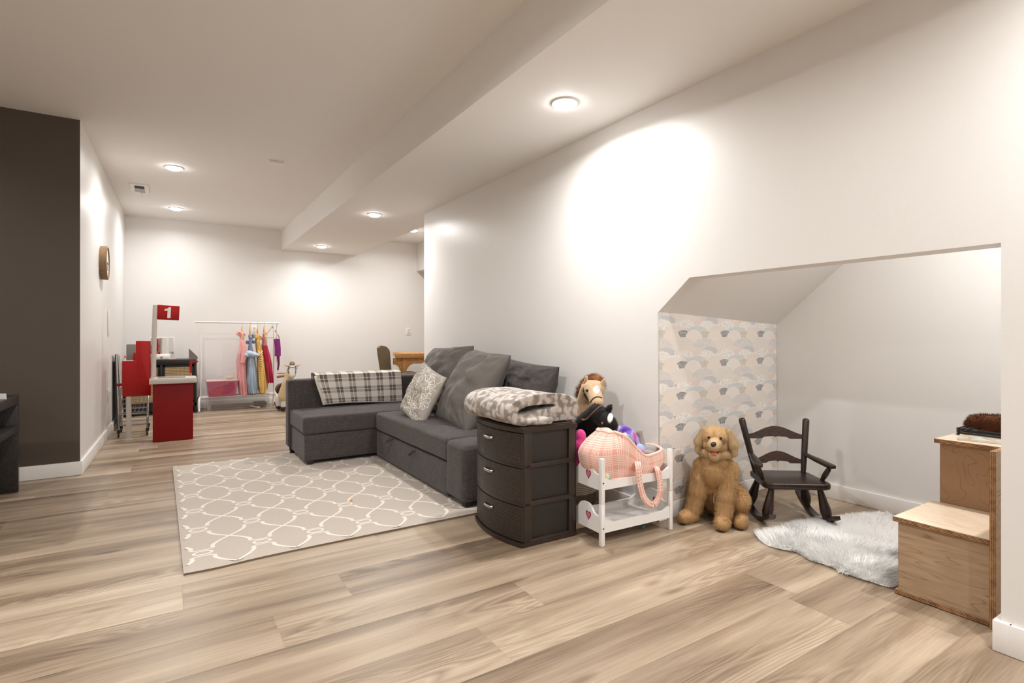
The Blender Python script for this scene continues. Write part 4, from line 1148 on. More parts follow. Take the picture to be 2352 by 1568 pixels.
p_, _ = hit(TB, 1385, 972, .006); e = MB(); e.ell(p_, .007); e.build('eye', mat('brown eye', sc(120, 80, 70), .15), bh)

# ================================================================ SMALL BEAD UNDER THE BED
p = pz(1477, 1216); o = tag(MB().lathe([(.002, 0), (.004, .006), (.003, .010), (.008, .012), (.010, .017), (.007, .022), (.002, .024)], 12, p).build('bead', mat('teal metallic', sc(40, 170, 180), .25, metal=.6), smooth=80), 'tiny teal push-pin bead standing on the floor in front of the bunk bed', 'bead')
p = pz(1477, 1180)

def thin(m, col):
    """fur strands let light through"""
    nt = m.node_tree; b = nt.nodes['Principled BSDF']; out = [n for n in nt.nodes if n.type == 'OUTPUT_MATERIAL'][0]
    t = nt.nodes.new('ShaderNodeBsdfTranslucent'); mx = nt.nodes.new('ShaderNodeMixShader'); mx.inputs[0].default_value = .15
    if col is not None: nt.links.new(col, t.inputs[0])
    else: t.inputs[0].default_value = b.inputs['Base Color'].default_value
    nt.links.new(b.outputs[0], mx.inputs[1]); nt.links.new(t.outputs[0], mx.inputs[2]); nt.links.new(mx.outputs[0], out.inputs[0])

# ================================================================ PLUSH DOG
m, nt, b = newmat('golden plush fur')
v = coords(nt); f = noi(nt, v, 14, 3)
tip = nd(nt, 'ShaderNodeAttribute', attribute_name='tip').outputs['Fac']
c0 = mixc(nt, f, sc(197, 152, 101), sc(231, 192, 141))
hgt = nd(nt, 'ShaderNodeSeparateXYZ', inp={0: v}).outputs[2]
c1 = mixc(nt, mth(nt, 'MULTIPLY', tip, .55), c0, sc(226, 196, 150))
nt.links.new(c1, b.inputs['Base Color']); b.inputs['Roughness'].default_value = .8; b.inputs['Specular IOR Level'].default_value = .2; M_FUR = m; thin(m, c1)
m, nt, b = newmat('pale golden plush fur'); v = coords(nt); tip = nd(nt, 'ShaderNodeAttribute', attribute_name='tip').outputs['Fac']
c1 = mixc(nt, mth(nt, 'MULTIPLY', tip, .6), mixc(nt, noi(nt, v, 20, 2), sc(216, 182, 134), sc(230, 202, 158)), sc(240, 218, 180)); nt.links.new(c1, b.inputs['Base Color']); b.inputs['Roughness'].default_value = .8; M_FURP = m; thin(m, c1)
DOG = Vector((2.512, 1.857, 0)); dog = thing('plush_dog', 'large golden plush dog sitting on the floor in front of the scalloped wallpaper', 'plush dog', DOG)
RTv = Vector((RT[0], RT[1], 0)); FWv = Vector((FW[0], FW[1], 0)); UP = Vector((0, 0, 1))
# axes of the dog as one sees it: it faces the room, a little to its right
f_dir = Vector((-.86, -.51, 0)).normalized(); s_dir = Vector((-f_dir.y, f_dir.x, 0))     # s_dir: towards the dog's left paw (right in the photo)
s_dir = Vector((.51, -.86, 0)).normalized()
def dp(s, f, z): return DOG+s_dir*s+f_dir*f+UP*z
body = MB()
body.ell(dp(0, -.075, .130), (.115, .105, .125)); body.ell(dp(0, -.02, .20), (.092, .085, .14)); body.cap(dp(0, .01, .22), dp(0, .045, .315), .095, .078)
body.ell(dp(0, .055, .27), (.080, .072, .085)); body.cap(dp(0, .03, .33), dp(0, .045, .39), .072, .062)
# front legs: the dog's right leg splays out to the left of the photo
body.cap(dp(-.068, .040, .285), dp(-.088, .075, .15), .050, .047); body.cap(dp(-.088, .075, .15), dp(-.112, .10, .06), .044, .038); body.cap(dp(-.115, .105, .036), dp(-.150, .155, .030), .036, .033)
body.cap(dp(.062, .045, .285), dp(.052, .092, .15), .050, .046); body.cap(dp(.052, .092, .15), dp(.044, .120, .06), .043, .038); body.cap(dp(.044, .122, .036), dp(.040, .175, .032), .038, .035)
# hind legs
body.cap(dp(.095, -.04, .13), dp(.118, .035, .12), .062, .050); body.cap(dp(.118, .035, .11), dp(.108, .02, .05), .044, .036); body.cap(dp(.115, .03, .036), dp(.125, .105, .032), .037, .034)
body.cap(dp(-.095, -.04, .13), dp(-.105, .02, .11), .055, .045); body.cap(dp(-.105, .0, .036), dp(-.115, .04, .032), .035, .030)
me = remesh(body, .005, 5)
zmin = min(v.co.z for v in me.vertices)
for v_ in me.vertices: v_.co.z = max(v_.co.z, .004)
gd = np.array([0, 0, -1.])
def kp(P, N): return (P[:, 2] > .006)
me = add_fur(me, 90000, .0135, .0011, droop=.7, jit=.42, seed=21, keep=kp, lenf=lambda P: np.where(P[:, 2] < .07, .85, 1.0))
for v_ in me.vertices:
    if v_.co.z < .0015: v_.co.z = .0015
link('body', me, M_FUR, dog, 0)
HC = dp(.004, .078, .450)                            # head centre
def hq(s, f, z): return HC+s_dir*s+f_dir*f+UP*z
hd = MB()
hd.ell(hq(0, 0, .005), (.068, .062, .058)); hd.ell(hq(0, .01, -.03), (.064, .056, .045)); hd.ell(hq(-.028, .035, .012), (.024, .024, .022)); hd.ell(hq(.028, .035, .012), (.024, .024, .022))
hd.cap(hq(0, -.02, -.05), hq(0, -.01, -.08), .052, .055)
me = remesh(hd, .004, 4); me = add_fur(me, 26000, .0105, .0010, droop=.8, jit=.36, seed=22, comb=lambda P, N: (P-np.array(hq(0, .08, .0)))*10)
head = link('head', me, M_FUR, dog, 0)
mz = MB(); mz.cap(hq(0, .042, -.010), hq(0, .094, -.022), .040, .028); me = remesh(mz, .0035, 3)
me = add_fur(me, 8000, .006, .0009, droop=1.0, jit=.3, seed=23, comb=lambda P, N: (P-np.array(hq(0, .12, .0)))*10); link('muzzle', me, M_FURP, head, 0)
mz = MB(); mz.cap(hq(0, .040, -.074), hq(0, .066, -.079), .030, .022); me = remesh(mz, .0035, 3)
me = add_fur(me, 7000, .008, .0010, droop=.9, jit=.3, seed=24); link('chin', me, M_FURP, head, 0)
mo = MB(); mo.ell(hq(0, .072, -.054), (.024, .022, .014)); mo.build('mouth', mat('mouth dark', sc(70, 30, 22), .7), head, 180)
tg = MB(); tg.ell(hq(0, .088, -.060), (.016, .014, .009)); tg.build('tongue', mat('tongue', sc(225, 110, 70), .55), head, 180)
ns = MB(); ns.ell(hq(0, .112, -.010), (.0190, .013, .0140)); ns.ell(hq(0, .108, -.020), (.008, .008, .008)); ns.build('nose', mat('nose black', (.012, .011, .011), .2), head, 180)
for s_ in (-1, 1):
    e = MB(); e.ell(hq(s_*.030, .064, .016), .0070); e.build('eye', mat('dog eye', sc(40, 24, 16), .1), head, 180)
    er = MB(); er.cap(hq(s_*.060, -.005, .036), hq(s_*.084, .004, -.020), .020, .027); er.cap(hq(s_*.084, .004, -.020), hq(s_*.092, .010, -.062), .024, .014)
    er.v = [tuple(Vector(p_)) for p_ in er.v]
    me = remesh(er, .0035, 3)
    me = add_fur(me, 8500, .010, .0010, droop=1.2, jit=.3, seed=26+s_); link('ear', me, M_FURP, dog, 0)
cl = MB(); cl.tube([dp(.058*math.cos(a)*1.25, .045+.058*math.sin(a)*1.15, .372+.008*math.sin(a)) for a in [2*PI*k/24 for k in range(24)]], .020, 8, closed=True)
me = cl.mesh('ruff'); me = remesh(cl, .005, 1); me = add_fur(me, 11000, .0125, .0010, droop=.9, jit=.35, seed=40); link('neck_ruff', me, M_FURP, dog, 0)
tgl = MB(); tgl.box(dp(-.005, .085, .135), (.018, .002, .05), (0, .2, .5)); tgl.build('care_tag', mat('white satin', (.8, .78, .74), .4), dog)
for (s_, f_) in ((-.150, .155), (.040, .175), (.125, .105)):
    pd = MB()
    for k in (-1, 0, 1): pd.ell(dp(s_+k*.011, f_+.033, .007), (.004, .005, .005))
    pd.build('claw_pad', M_EYE, dog, 180)

# ================================================================ CHILD'S ROCKING CHAIR
M_DKW = wood_mat('dark stained wood', sc(24, 13, 8), sc(40, 24, 16), sc(58, 35, 24), (20, 20, 3), 6, .32)
M_DKW2 = wood_mat('dark stained slats', sc(38, 23, 16), sc(56, 35, 25), sc(74, 47, 34), (3, 20, 20), 6, .45)
RC = Vector((2.850, 1.658, 0))
rc = thing('rocking_chair', 'dark brown wooden child rocking chair with arms on the niche floor', 'rocking chair', RC)
cf = Vector((-.60, -.80, 0)).normalized(); cr_ = Vector((.80, -.60, 0))
def cp(r_, f_, z_): return RC+cr_*r_+cf*f_+UP*z_
SH = .208                                             # seat height
def turned(mb, p0, p1, prof, n=16):
    p0 = Vector(p0); p1 = Vector(p1); t = p1-p0; q_ = t.to_track_quat('Z', 'Y').to_matrix(); L = t.length
    mb.lathe([(r_, z_*L) for r_, z_ in prof], n, p0, q_)
# rockers: curved flat rails
for s_ in (-1, 1):
    o_ = MB(); P = []
    for k in range(25):
        t = -1+2*k/24; f_ = t*.215-.015; z_ = .0105+.062*(t*t) if t > 0 else .0105+.078*t*t
        P.append(cp(s_*(.158), f_, z_))
    vs_ = []
    for k, p in enumerate(P):
        t = (P[min(k+1, 24)]-P[max(k-1, 0)]).normalized(); nn = cr_; up_ = nn.cross(t)
        if up_.z < 0: up_ = -up_
        for a, c_ in ((-.017, -.009), (.017, -.009), (.017, .009), (-.017, .009)): vs_.append(p+nn*a+up_*c_)
    fs_ = []
    for k in range(24):
        for i in range(4): fs_.append([4*k+i, 4*k+(i+1) % 4, 4*k+4+(i+1) % 4, 4*k+4+i])
    fs_ += [[3, 2, 1, 0], [96, 97, 98, 99]]
    o_.add(vs_, fs_); rk = o_.build('rocker', M_DKW, rc, smooth=30)
    for (f0, ft, zt) in ((.115, .105, .030), (-.125, -.095, .034)):
        l = MB(); turned(l, cp(s_*.158, f0, zt-.004), cp(s_*.122, ft*.92, SH-.012), [(.010, 0), (.019, .05), (.0265, .22), (.027, .36), (.021, .6), (.016, .85), (.013, 1)])
        l.build('leg', M_DKW, rc, smooth=60)
# seat
st = MB(); W1, W2, Dp = .172, .158, .146
poly = []
def corner(cx_, cy_, r_, a0, a1, n=6): return [(cx_+r_*math.cos(a0+(a1-a0)*k/n), cy_+r_*math.sin(a0+(a1-a0)*k/n)) for k in range(n+1)]
poly += corner(W1-.045, Dp-.045, .045, 0, PI/2)+corner(-W1+.045, Dp-.045, .045, PI/2, PI)+corner(-W2+.04, -Dp+.04, .04, PI, 1.5*PI)+corner(W2-.04, -Dp+.04, .04, 1.5*PI, 2*PI)
Ms = Matrix.Translation(RC+UP*(SH-.015)) @ Matrix((cr_, cf, cr_.cross(cf))).transposed().to_4x4()
Ms = Matrix.Translation(RC+UP*(SH-.015)) @ Matrix(((cr_.x, cf.x, 0), (cr_.y, cf.y, 0), (0, 0, 1))).to_4x4()
st.prism(poly, .034, Ms, bev=.010, seg=3); st.build('seat', M_DKW, rc, smooth=50, weld=False)
# back posts lean back and outward
bpt = {}
for s_ in (-1, 1):
    l = MB(); p0 = cp(s_*.130, -.105, SH+.008); p1 = cp(s_*.182, -.185, SH+.310); bpt[s_] = (p0, p1)
    turned(l, p0, p1, [(.012, 0), (.0145, .1), (.0165, .4), (.0175, .7), (.0185, .95), (.0165, .985), (.009, 1)]); l.build('back_post', M_DKW, rc, smooth=60)
def slat(t0, hgt, name='back_slat'):
    a = bpt[-1][0].lerp(bpt[-1][1], t0); c_ = bpt[1][0].lerp(bpt[1][1], t0); ax = (c_-a); L = ax.length-.02; ax.normalize()
    mid = (a+c_)/2; upv = (bpt[1][1]+bpt[-1][1]-bpt[1][0]-bpt[-1][0]).normalized(); nn = ax.cross(upv).normalized()
    N = 32; top = []; bo = []
    for k in range(N+1):
        t = -1+2*k/N; top.append((t*L/2, hgt*.36+hgt*.64*(math.cos(t*PI*.98)*.5+.5)**.85))
        w_ = -.000
        if abs(t) < .42: z_ = .012+.004*abs(math.cos(t/.42*PI*.5))-.004*(1-abs(t)/.06 if abs(t) < .06 else 0)
        elif abs(t) < .52: z_ = .012-.010*(abs(t)-.42)/.10
        else: z_ = .002
        bo.append((t*L/2, z_*1.0))
    M4 = Matrix((ax, upv, nn)).transposed().to_4x4(); M4 = Matrix.Translation(mid-nn*.006) @ M4
    l = MB(); l.prism(bo+top[::-1], .011, M4); l.build(name, M_DKW2, rc, smooth=30)
slat(.62, .074); slat(.18, .070)
for s_ in (-1, 1):
    # arm rest
    a0 = bpt[s_][0].lerp(bpt[s_][1], .36)+cf*.006; a1 = cp(s_*.188, .098, SH+.098)
    l = MB(); ax = (a1-a0); L = ax.length; yv = ax.normalized(); zv = UP-yv*yv.dot(UP); zv.normalize(); xv = yv.cross(zv)
    outl = [(-.012, 0), (-.013, .05), (-.020, .11), (-.022, L-.01), (-.016, L+.006), (.016, L+.006), (.022, L-.01), (.020, .11), (.013, .05), (.012, 0)]
    l.prism(outl, .018, Matrix.Translation(a0-zv*.009) @ Matrix((xv, yv, zv)).transposed().to_4x4(), bev=.004); l.build('armrest', M_DKW, rc, smooth=50)
    l = MB(); turned(l, cp(s_*.152, .055, SH+.012), cp(s_*.186, .075, SH+.092), [(.0095, 0), (.013, .3), (.014, .5), (.0125, .8), (.009, 1)]); l.build('arm_spindle', M_DKW, rc, smooth=60)

# ================================================================ WHITE FUR RUG
M_FURW = mat('white long fur', (.99, .975, .95), .75); thin(M_FURW, None)
outl = [pz(1742, 1230), pz(1790, 1222), pz(1840, 1205), pz(1900, 1197), pz(1960, 1190), pz(2040, 1188), Vector((3.18, 1.22, 0)), Vector((3.10, 1.02, 0)), Vector((2.75, .96, 0)), Vector((2.46, .965, 0)), pz(2042, 1350), pz(2000, 1338), pz(1940, 1318), pz(1900, 1300), pz(1860, 1288), pz(1830, 1270), pz(1790, 1262), pz(1755, 1250)]
fr_ = MB(); O = spline([Vector((p.x, p.y, 0)) for p in outl], 4, closed=True); cen = sum(O, Vector())/len(O)
K = 14; vs_ = []; n_ = len(O)
for k in range(K+1):
    t = k/K
    for p in O:
        q_ = cen+(p-cen)*t; h_ = .016*(1-t**6)+.004; h_ += .012*noise.noise(Vector((q_.x*9, q_.y*9, 3)))*(1-t**4)
        vs_.append(Vector((q_.x, q_.y, max(h_, .003))))
fs_ = []
for k in range(K):
    for i in range(n_): fs_.append([k*n_+i, (k+1)*n_+i, (k+1)*n_+(i+1) % n_, k*n_+(i+1) % n_])
fr_.add(vs_, fs_)
me = fr_.mesh('fur_rug')
b_ = bmesh.new(); b_.from_mesh(me); bmesh.ops.remove_doubles(b_, verts=b_.verts, dist=1e-4); bmesh.ops.recalc_face_normals(b_, faces=b_.faces); b_.to_mesh(me); b_.free()
if sum(p.normal.z for p in me.polygons) < 0: me.flip_normals()
def cmb(P, N):
    g = P-np.array(cen); g /= np.linalg.norm(g, axis=1)[:, None]+1e-6
    f2 = np.array([noise.noise_vector(Vector((p[0]*6, p[1]*6, 1))) for p in P]); g = g*.6+f2*1.1; g[:, 2] = -.05; return g
me = add_fur(me, 75000, .030, .0014, droop=.8, jit=.22, seed=50, comb=cmb, seg=3)
for v_ in me.vertices:
    if v_.co.z < .001: v_.co.z = .001
o = link('fur_rug', me, M_FURW, smooth=0); tag(o, 'fluffy white faux fur rug on the floor in front of the plywood steps', 'fur rug')

# ================================================================ PLYWOOD STEPS
m, nt, b = newmat('birch plywood face')
vc = coords(nt, scale=(1.2, 1.2, 12)); n1 = noi(nt, vc, 1, 2, .5, .25)
rg_ = mth(nt, 'ABSOLUTE', mth(nt, 'MULTIPLY_ADD', mth(nt, 'FRACT', mth(nt, 'MULTIPLY', n1, 13)), 2, -1))
ln = mth(nt, 'MAXIMUM', mth(nt, 'MULTIPLY_ADD', rg_, 6, -5), 0)
f = mth(nt, 'SUBTRACT', mth(nt, 'MULTIPLY_ADD', noi(nt, coords(nt, scale=(8, 8, 60)), 1, 3), .5, .3), mth(nt, 'MULTIPLY', ln, .28))
nt.links.new(ramp(nt, f, [(.15, sc(130, 101, 75)), (.5, sc(166, 139, 111)), (.75, sc(183, 157, 129))]), b.inputs['Base Color']); b.inputs['Roughness'].default_value = .45; M_PLY = m
m, nt, b = newmat('birch plywood riser')
n1 = noi(nt, coords(nt, scale=(5, 5, 3.5)), 1, 2, .5, .8)
rg_ = mth(nt, 'ABSOLUTE', mth(nt, 'MULTIPLY_ADD', mth(nt, 'FRACT', mth(nt, 'MULTIPLY', n1, 11)), 2, -1))
ln = mth(nt, 'MAXIMUM', mth(nt, 'MULTIPLY_ADD', rg_, 8, -7), 0)
f = mth(nt, 'SUBTRACT', mth(nt, 'MULTIPLY_ADD', noi(nt, coords(nt, scale=(3, 3, 9)), 1, 3), .5, .25), mth(nt, 'MULTIPLY', ln, .3))
nt.links.new(ramp(nt, f, [(.1, sc(122, 88, 60)), (.5, sc(156, 121, 89)), (.75, sc(172, 138, 105))]), b.inputs['Base Color']); b.inputs['Roughness'].default_value = .45; M_PLYR = m
M_PLYT = wood_mat('birch plywood top', sc(204, 182, 156), sc(218, 198, 174), sc(228, 211, 190), (30, 3, 30), 9, .38)
def ply_edge(name, axis):
    m, nt, b = newmat(name); sp = nd(nt, 'ShaderNodeSeparateXYZ', inp={0: coords(nt, 'Generated')})
    s_ = mth(nt, 'FRACT', mth(nt, 'MULTIPLY', sp.outputs[axis], 3.5)); n1 = noi(nt, coords(nt), 40, 3)
    f = mth(nt, 'ADD', mth(nt, 'ABSOLUTE', mth(nt, 'MULTIPLY_ADD', s_, 2, -1)), mth(nt, 'MULTIPLY_ADD', n1, 1.2, -.6))
    nt.links.new(ramp(nt, f, [(.25, sc(74, 46, 26)), (.5, sc(150, 108, 68)), (.9, sc(186, 142, 98))]), b.inputs['Base Color']); b.inputs['Roughness'].default_value = .6; return m
M_PE = ply_edge('plywood edge', 2); M_PEy = ply_edge('plywood edge upright', 1)
stp = thing('step_box', 'plywood two-step box at the right side of the niche', 'step stool', (2.6, .79, 0))
y0, y1 = .662, .940; xf = 2.372; xm = 2.728; xb = 3.08
def slab(lo, hi, name, faces, edge):
    mb = MB(); mb.bb(lo, hi, .0012, 1); o = mb.build(name, [faces, edge], stp, smooth=0)
    return o
def slab2(lo, hi, name, face, edge, ax):              # faces whose normal lies along ax get the face veneer
    o = slab(lo, hi, name, face, edge)
    for p in o.data.polygons: p.material_index = 0 if abs(p.normal[ax]) > .9 else 1
    return o
slab2((xf-.006, y0, .002), (xm, y1+.010, .020), 'bottom_board', M_PLY, M_PE, 2)
slab2((xf, y0, .020), (xf+.018, y1, .282), 'riser', M_PLY, M_PEy, 0)
slab2((xf-.012, y0, .282), (xm, y1+.014, .300), 'tread', M_PLYT, M_PE, 2)
slab2((xf+.018, y1-.018, .020), (xm, y1, .282), 'side_board', M_PLY, M_PE, 1)
slab2((xm, y0, .002), (xm+.018, y1-.012, .548), 'riser', M_PLYR, M_PEy, 0)
slab2((xm-.014, y0, .548), (xb, y1+.004, .566), 'tread', M_PLYT, M_PE, 2)
slab2((xm+.018, y1-.03, .002), (xb-.01, y1-.012, .548), 'side_board', M_PLY, M_PE, 1)
slab2((2.352, y0-.0185, .002), (xb, y0-.001, .606), 'side_board', M_PLY, M_PEy, 1)
# magazine, tray and brown plush toy on top
mg = thing('magazine', 'magazine with a pale printed cover lying on the top plywood step', 'magazine', (2.86, .83, .567), math.radians(-6))
A_ = [pz(2224, 989, .576), pz(2236, 1013, .570)]
mo = MB(); mo.M = Matrix.Translation((2.89, .765, .5665)) @ Matrix.Rotation(math.radians(14), 4, 'Z')
mo.bb((-.105, -.14, 0), (.105, .14, .006), .0015); mo.build('pages', mat('paper', (.80, .78, .74), .5), mg)
m, nt, b = newmat('magazine cover'); f = noi(nt, coords(nt), 14, 3); nt.links.new(ramp(nt, f, [(.38, sc(222, 218, 212)), (.5, sc(205, 200, 190)), (.56, sc(205, 165, 100)), (.64, sc(220, 214, 205))]), b.inputs['Base Color']); b.inputs['Roughness'].default_value = .25
mo = MB(); mo.M = Matrix.Translation((2.89, .765, .5665)) @ Matrix.Rotation(math.radians(14), 4, 'Z'); mo.bb((-.106, -.141, .006), (.106, .141, .0068)); mo.build('cover', m, mg)
tr = MB(); 
for k in range(4): tr.tube([Vector((2.975+.09*a, .80+.125*b_, .570+.008*k)) for a, b_ in ((-.8, -1), (.8, -1), (1, -.8), (1, .8), (.8, 1), (-.8, 1), (-1, .8), (-1, -.8))], .0035, 6, closed=True)
tr.bb((2.90, .69, .567), (3.05, .91, .570))
o = tr.build('wire_tray', mat('black wire', (.02, .02, .022), .4, metal=.5), smooth=60); tag(o, 'low black tray behind the magazine on the top plywood step', 'tray')
M_BRN = mat('brown plush', sc(96, 52, 26), .9, var=.45, vscale=60)
def b4(mb):
    c_ = Vector((2.985, .775, .62)); mb.cap(c_+Vector((0, .075, .002)), c_+Vector((0, -.08, .0)), .036, .046); mb.ell(c_+Vector((-.01, .105, .004)), (.030, .034, .028)); mb.ell(c_+Vector((-.02, .130, -.008)), (.016, .016, .014))
    mb.cap(c_+Vector((-.02, .05, -.03)), c_+Vector((-.03, .085, -.036)), .014, .011); mb.cap(c_+Vector((-.02, -.05, -.03)), c_+Vector((-.04, -.02, -.036)), .014, .012)
    for k in (-1, 1): mb.ell(c_+Vector((-.008+k*.016, .098, .030)), .008)
blob_toy('plush_toy', M_BRN, 'dark brown plush toy lying behind the magazine on the top plywood step', 'plush toy', b4, .004, 3, fur=dict(n=9000, length=.010, width=.0014, droop=.8, jit=.35, seed=60))

# ================================================================ BLACK SHELF UNIT AT THE LEFT EDGE
M_BLK = wood_mat('black brown laminate', sc(22, 19, 18), sc(34, 30, 29), sc(62, 57, 56), (60, 2, 60), 5, .42)
su = thing('shelf_unit', 'black-brown low shelf unit with open compartments in front of the dark wall', 'shelf unit', (-1.03, 4.0, 0))
sx0, sx1, sy0, sy1 = -1.24, -.817, 3.25, 4.60
MB().bb((sx0, sy0, .565), (sx1, sy1, .62), .0015).build('top_board', M_BLK, su)
MB().bb((sx0+.01, sy0+.03, .385), (sx1-.004, sy1-.032, .428), .0015).build('shelf', M_BLK, su)
for y in (sy0, sy1-.032): MB().bb((sx0+.005, y, .001), (sx1-.001, y+.03, .565), .0015).build('side_panel', M_BLK, su)
MB().bb((sx0, sy0+.03, .05), (sx0+.008, sy1-.032, .565)).build('back_panel', M_BLK, su, smooth=0)
cc = py(4, 914, 3.95); t = MB(); q = Vector((-.845, 4.02, .6205))
cardp = pz(4, 917, .62); t.M = Matrix.Translation(cardp) @ Matrix.Rotation(-.5, 4, 'Z')
t.box((-.01, 0, .018), (.07, .003, .034), (.12, 0, 0)); o = t.build('card', mat('card white', (.82, .80, .77), .5)); tag(o, 'small white card standing on the black shelf unit', 'card')

# ================================================================ TOY CHECKOUT
M_RED = mat('red plastic', sc(162, 6, 6), .42, spec=.35, bmp=.05, bscale=600); M_REDD = mat('red board', sc(126, 0, 2), .55, spec=.3)
M_LG = mat('light grey plastic', sc(196, 190, 182), .4); M_DG = mat('grey plastic', sc(120, 114, 110), .4); M_DK = mat('dark glass', sc(60, 60, 62), .15)
ck_ = thing('toy_checkout', 'red and grey toy supermarket checkout stand with a number one sign', 'toy checkout', (-.05, 6.12, 0))
MB().bb((-.138, 6.0, .001), (.186, 6.20, .545), .002).build('counter', M_REDD, ck_)
ct = MB(); ct.prism([(-.165, 5.955), (.196, 5.955), (.215, 5.985), (.215, 6.23), (-.165, 6.23)], .052, Matrix.Translation((0, 0, .546)), bev=.006)
cto = ct.build('counter_top', M_LG, ck_)
MB().bb((-.10, 5.995, .598), (.125, 6.13, .6005)).build('scanner_glass', M_DK, cto, smooth=0)
pl_ = MB(); pl_.tube([py(352, 864, 6.03), py(355, 742, 6.03)], .0205, 16); pl_.build('pole', M_LG, ck_)
pl_ = MB(); pl_.tube([py(355, 742, 6.03), py(356.5, 700.5, 6.03)], .0215, 16, flat=.9); pl_.build('pole_cap', M_LG, ck_)
sg = MB(); a_, b_ = py(361, 735, 6.03), py(412, 701, 6.03); cS = (a_+b_)/2; TS = Matrix.Translation(cS) @ Matrix.Rotation(math.radians(2.5), 4, 'Y')
sg.M = TS; sg.box((0, 0, 0), (abs(b_.x-a_.x), .022, abs(b_.z-a_.z)-.006), None, .006); sgo = sg.build('sign', M_RED, ck_)
fm = MB(); hh_ = .102; poly = [(-.004, -hh_/2), (.022, -hh_/2), (.022, hh_/2), (.006, hh_/2), (-.004, hh_/2-.012), (-.028, hh_/2-.020), (-.028, hh_/2-.036), (-.004, hh_/2-.034)]
fm.M = TS; fm.prism(poly, .002, Matrix(((1, 0, 0, -.003), (0, 0, 1, -.0135), (0, 1, 0, 0), (0, 0, 0, 1)))); fm.build('numeral', mat('numeral white', (.80, .74, .73), .5), sgo, smooth=0)
sw = MB(); sw.M = TS
for x in (-.078, .078): 
    for z in (-.052, .052): sw.ell((x, -.0115, z), (.003, .0012, .003))
sw.build('screw', mat('screw dark', (.06, .02, .02), .4), sgo)
sh = MB(); P = [(-.268, .565), (-.160, .532), (-.155, .545), (-.155, .948), (-.268, .948)]
Mz = lambda y: Matrix(((1, 0, 0, 0), (0, 0, 1, y), (0, 1, 0, 0), (0, 0, 0, 1)))
sh.prism([(p[0], p[1]) for p in P], .11, Mz(6.02), bev=.006); so = sh.build('candy_shelf', M_RED, ck_)
for z in (.62, .72, .83): MB().bb((-.156, 6.025, z), (-.142, 6.12, z+.012), .002).build('shelf_edge', M_RED, so)
MB().bb((-.386, 6.29, .415), (-.160, 6.50, .755), .004).build('bin', M_RED, ck_)
MB().bb((-.378, 6.30, .756), (-.30, 6.49, .758)).build('bin_rim', mat('rim grey', (.6, .56, .53), .4), ck_)
g_ = MB(); g_.lathe([(.050, 0.001), (.050, .006), (.030, .012), (.0215, .016), (.0205, .415)], 24, (-.335, 6.30, 0)); g_.build('support_pole', M_LG, ck_)
mn_ = MB(); a_, b_ = py(290, 828, 6.45), py(340, 790, 6.45); mn_.box((a_+b_)/2+Vector((.0, 0, .0)), (abs(b_.x-a_.x), .025, abs(b_.z-a_.z)), (-.15, 0, 0), .008); mo_ = mn_.build('monitor', M_DG, ck_)
a_ = py(322, 809, 6.42); MB().box(a_, (.045, .01, .06), (-.15, 0, 0), .004).build('bracket_plate', M_DG, mo_)
MB().prism([(-.31, .757), (-.20, .757), (-.21, .80), (-.285, .80), (-.29, .83), (-.30, .83)], .05, Mz(6.38)).build('monitor_foot', M_RED, ck_, smooth=0)
MB().ell(py(289, 819, 6.4), (.014, .012, .014)).build('knob', mat('pink metallic', sc(220, 130, 120), .2, metal=.6), ck_)
rd = MB(); a_, b_, c__ = py(434, 825, 6.05), py(434, 800, 6.05), py(454, 819, 6.05); d__ = py(454, 825, 6.05)
rd.prism([(a_.x, a_.z), (d__.x, d__.z), (c__.x, c__.z), (b_.x, b_.z)], .05, Mz(6.05)); rd.build('card_reader', M_DG, ck_, smooth=0)
rd = MB(); a_, b_ = py(436, 857, 6.05), py(455, 828, 6.05); rd.prism([(a_.x, a_.z), (a_.x+.018, a_.z), (a_.x+.018, b_.z-.022), (a_.x+.028, b_.z-.016), (b_.x, b_.z-.016), (b_.x, b_.z), (a_.x, b_.z)], .03, Mz(6.05)); rd.build('reader_arm', M_RED, ck_, smooth=0)
# ---------------------------------------------------------------- toy shopping cart
M_SIL = mat('silver wire', sc(150, 148, 146), .3, metal=.7)
ct_ = thing('toy_shopping_cart', 'silver wire toy shopping cart with red handle behind the toy checkout', 'toy shopping cart', (-.30, 6.55, 0))
x0, x1, ya, yb = -.42, -.20, 6.53, 6.86; zb, zt = .235, .47
bs = MB()
def rectloop(z, sh_): return [Vector((x0-sh_, ya-sh_, z)), Vector((x1+sh_, ya-sh_, z)), Vector((x1+sh_, yb+sh_*3, z)), Vector((x0-sh_, yb+sh_*3, z))]
for k in range(6): bs.tube(rectloop(zb+(zt-zb)*k/5, .008*k/5), .0022 if k not in (0, 5) else .0045, 6, closed=True)
lo, hi = rectloop(zb, 0), rectloop(zt, .008)
for e in range(4):
    for k in range(7):
        t = k/7; bs.tube([lo[e].lerp(lo[(e+1) % 4], t), hi[e].lerp(hi[(e+1) % 4], t)], .002, 5)
for k in range(1, 6): bs.tube([Vector((x0+(x1-x0)*k/6, ya, zb)), Vector((x0+(x1-x0)*k/6, yb, zb))], .002, 5)
bs.build('wire_basket', M_SIL, ct_)
fr = MB()
for x, s_ in ((x0-.005, -1), (x1+.005, 1)):
    fr.tube(spline([(x, ya-.04, .07), (x, ya-.04, .16), (x, ya-.02, .20), (x, ya+.04, .22), (x, yb-.08, .20), (x, yb-.03, .16), (x, yb-.02, .07)], 5), .006, 8)
    fr.tube(spline([(x, yb-.1, .21), (x, yb, .34), (x, yb+.06, .50)], 5), .006, 8); fr.tube([(x, ya-.02, .10), (x, yb-.03, .10)], .005, 8)
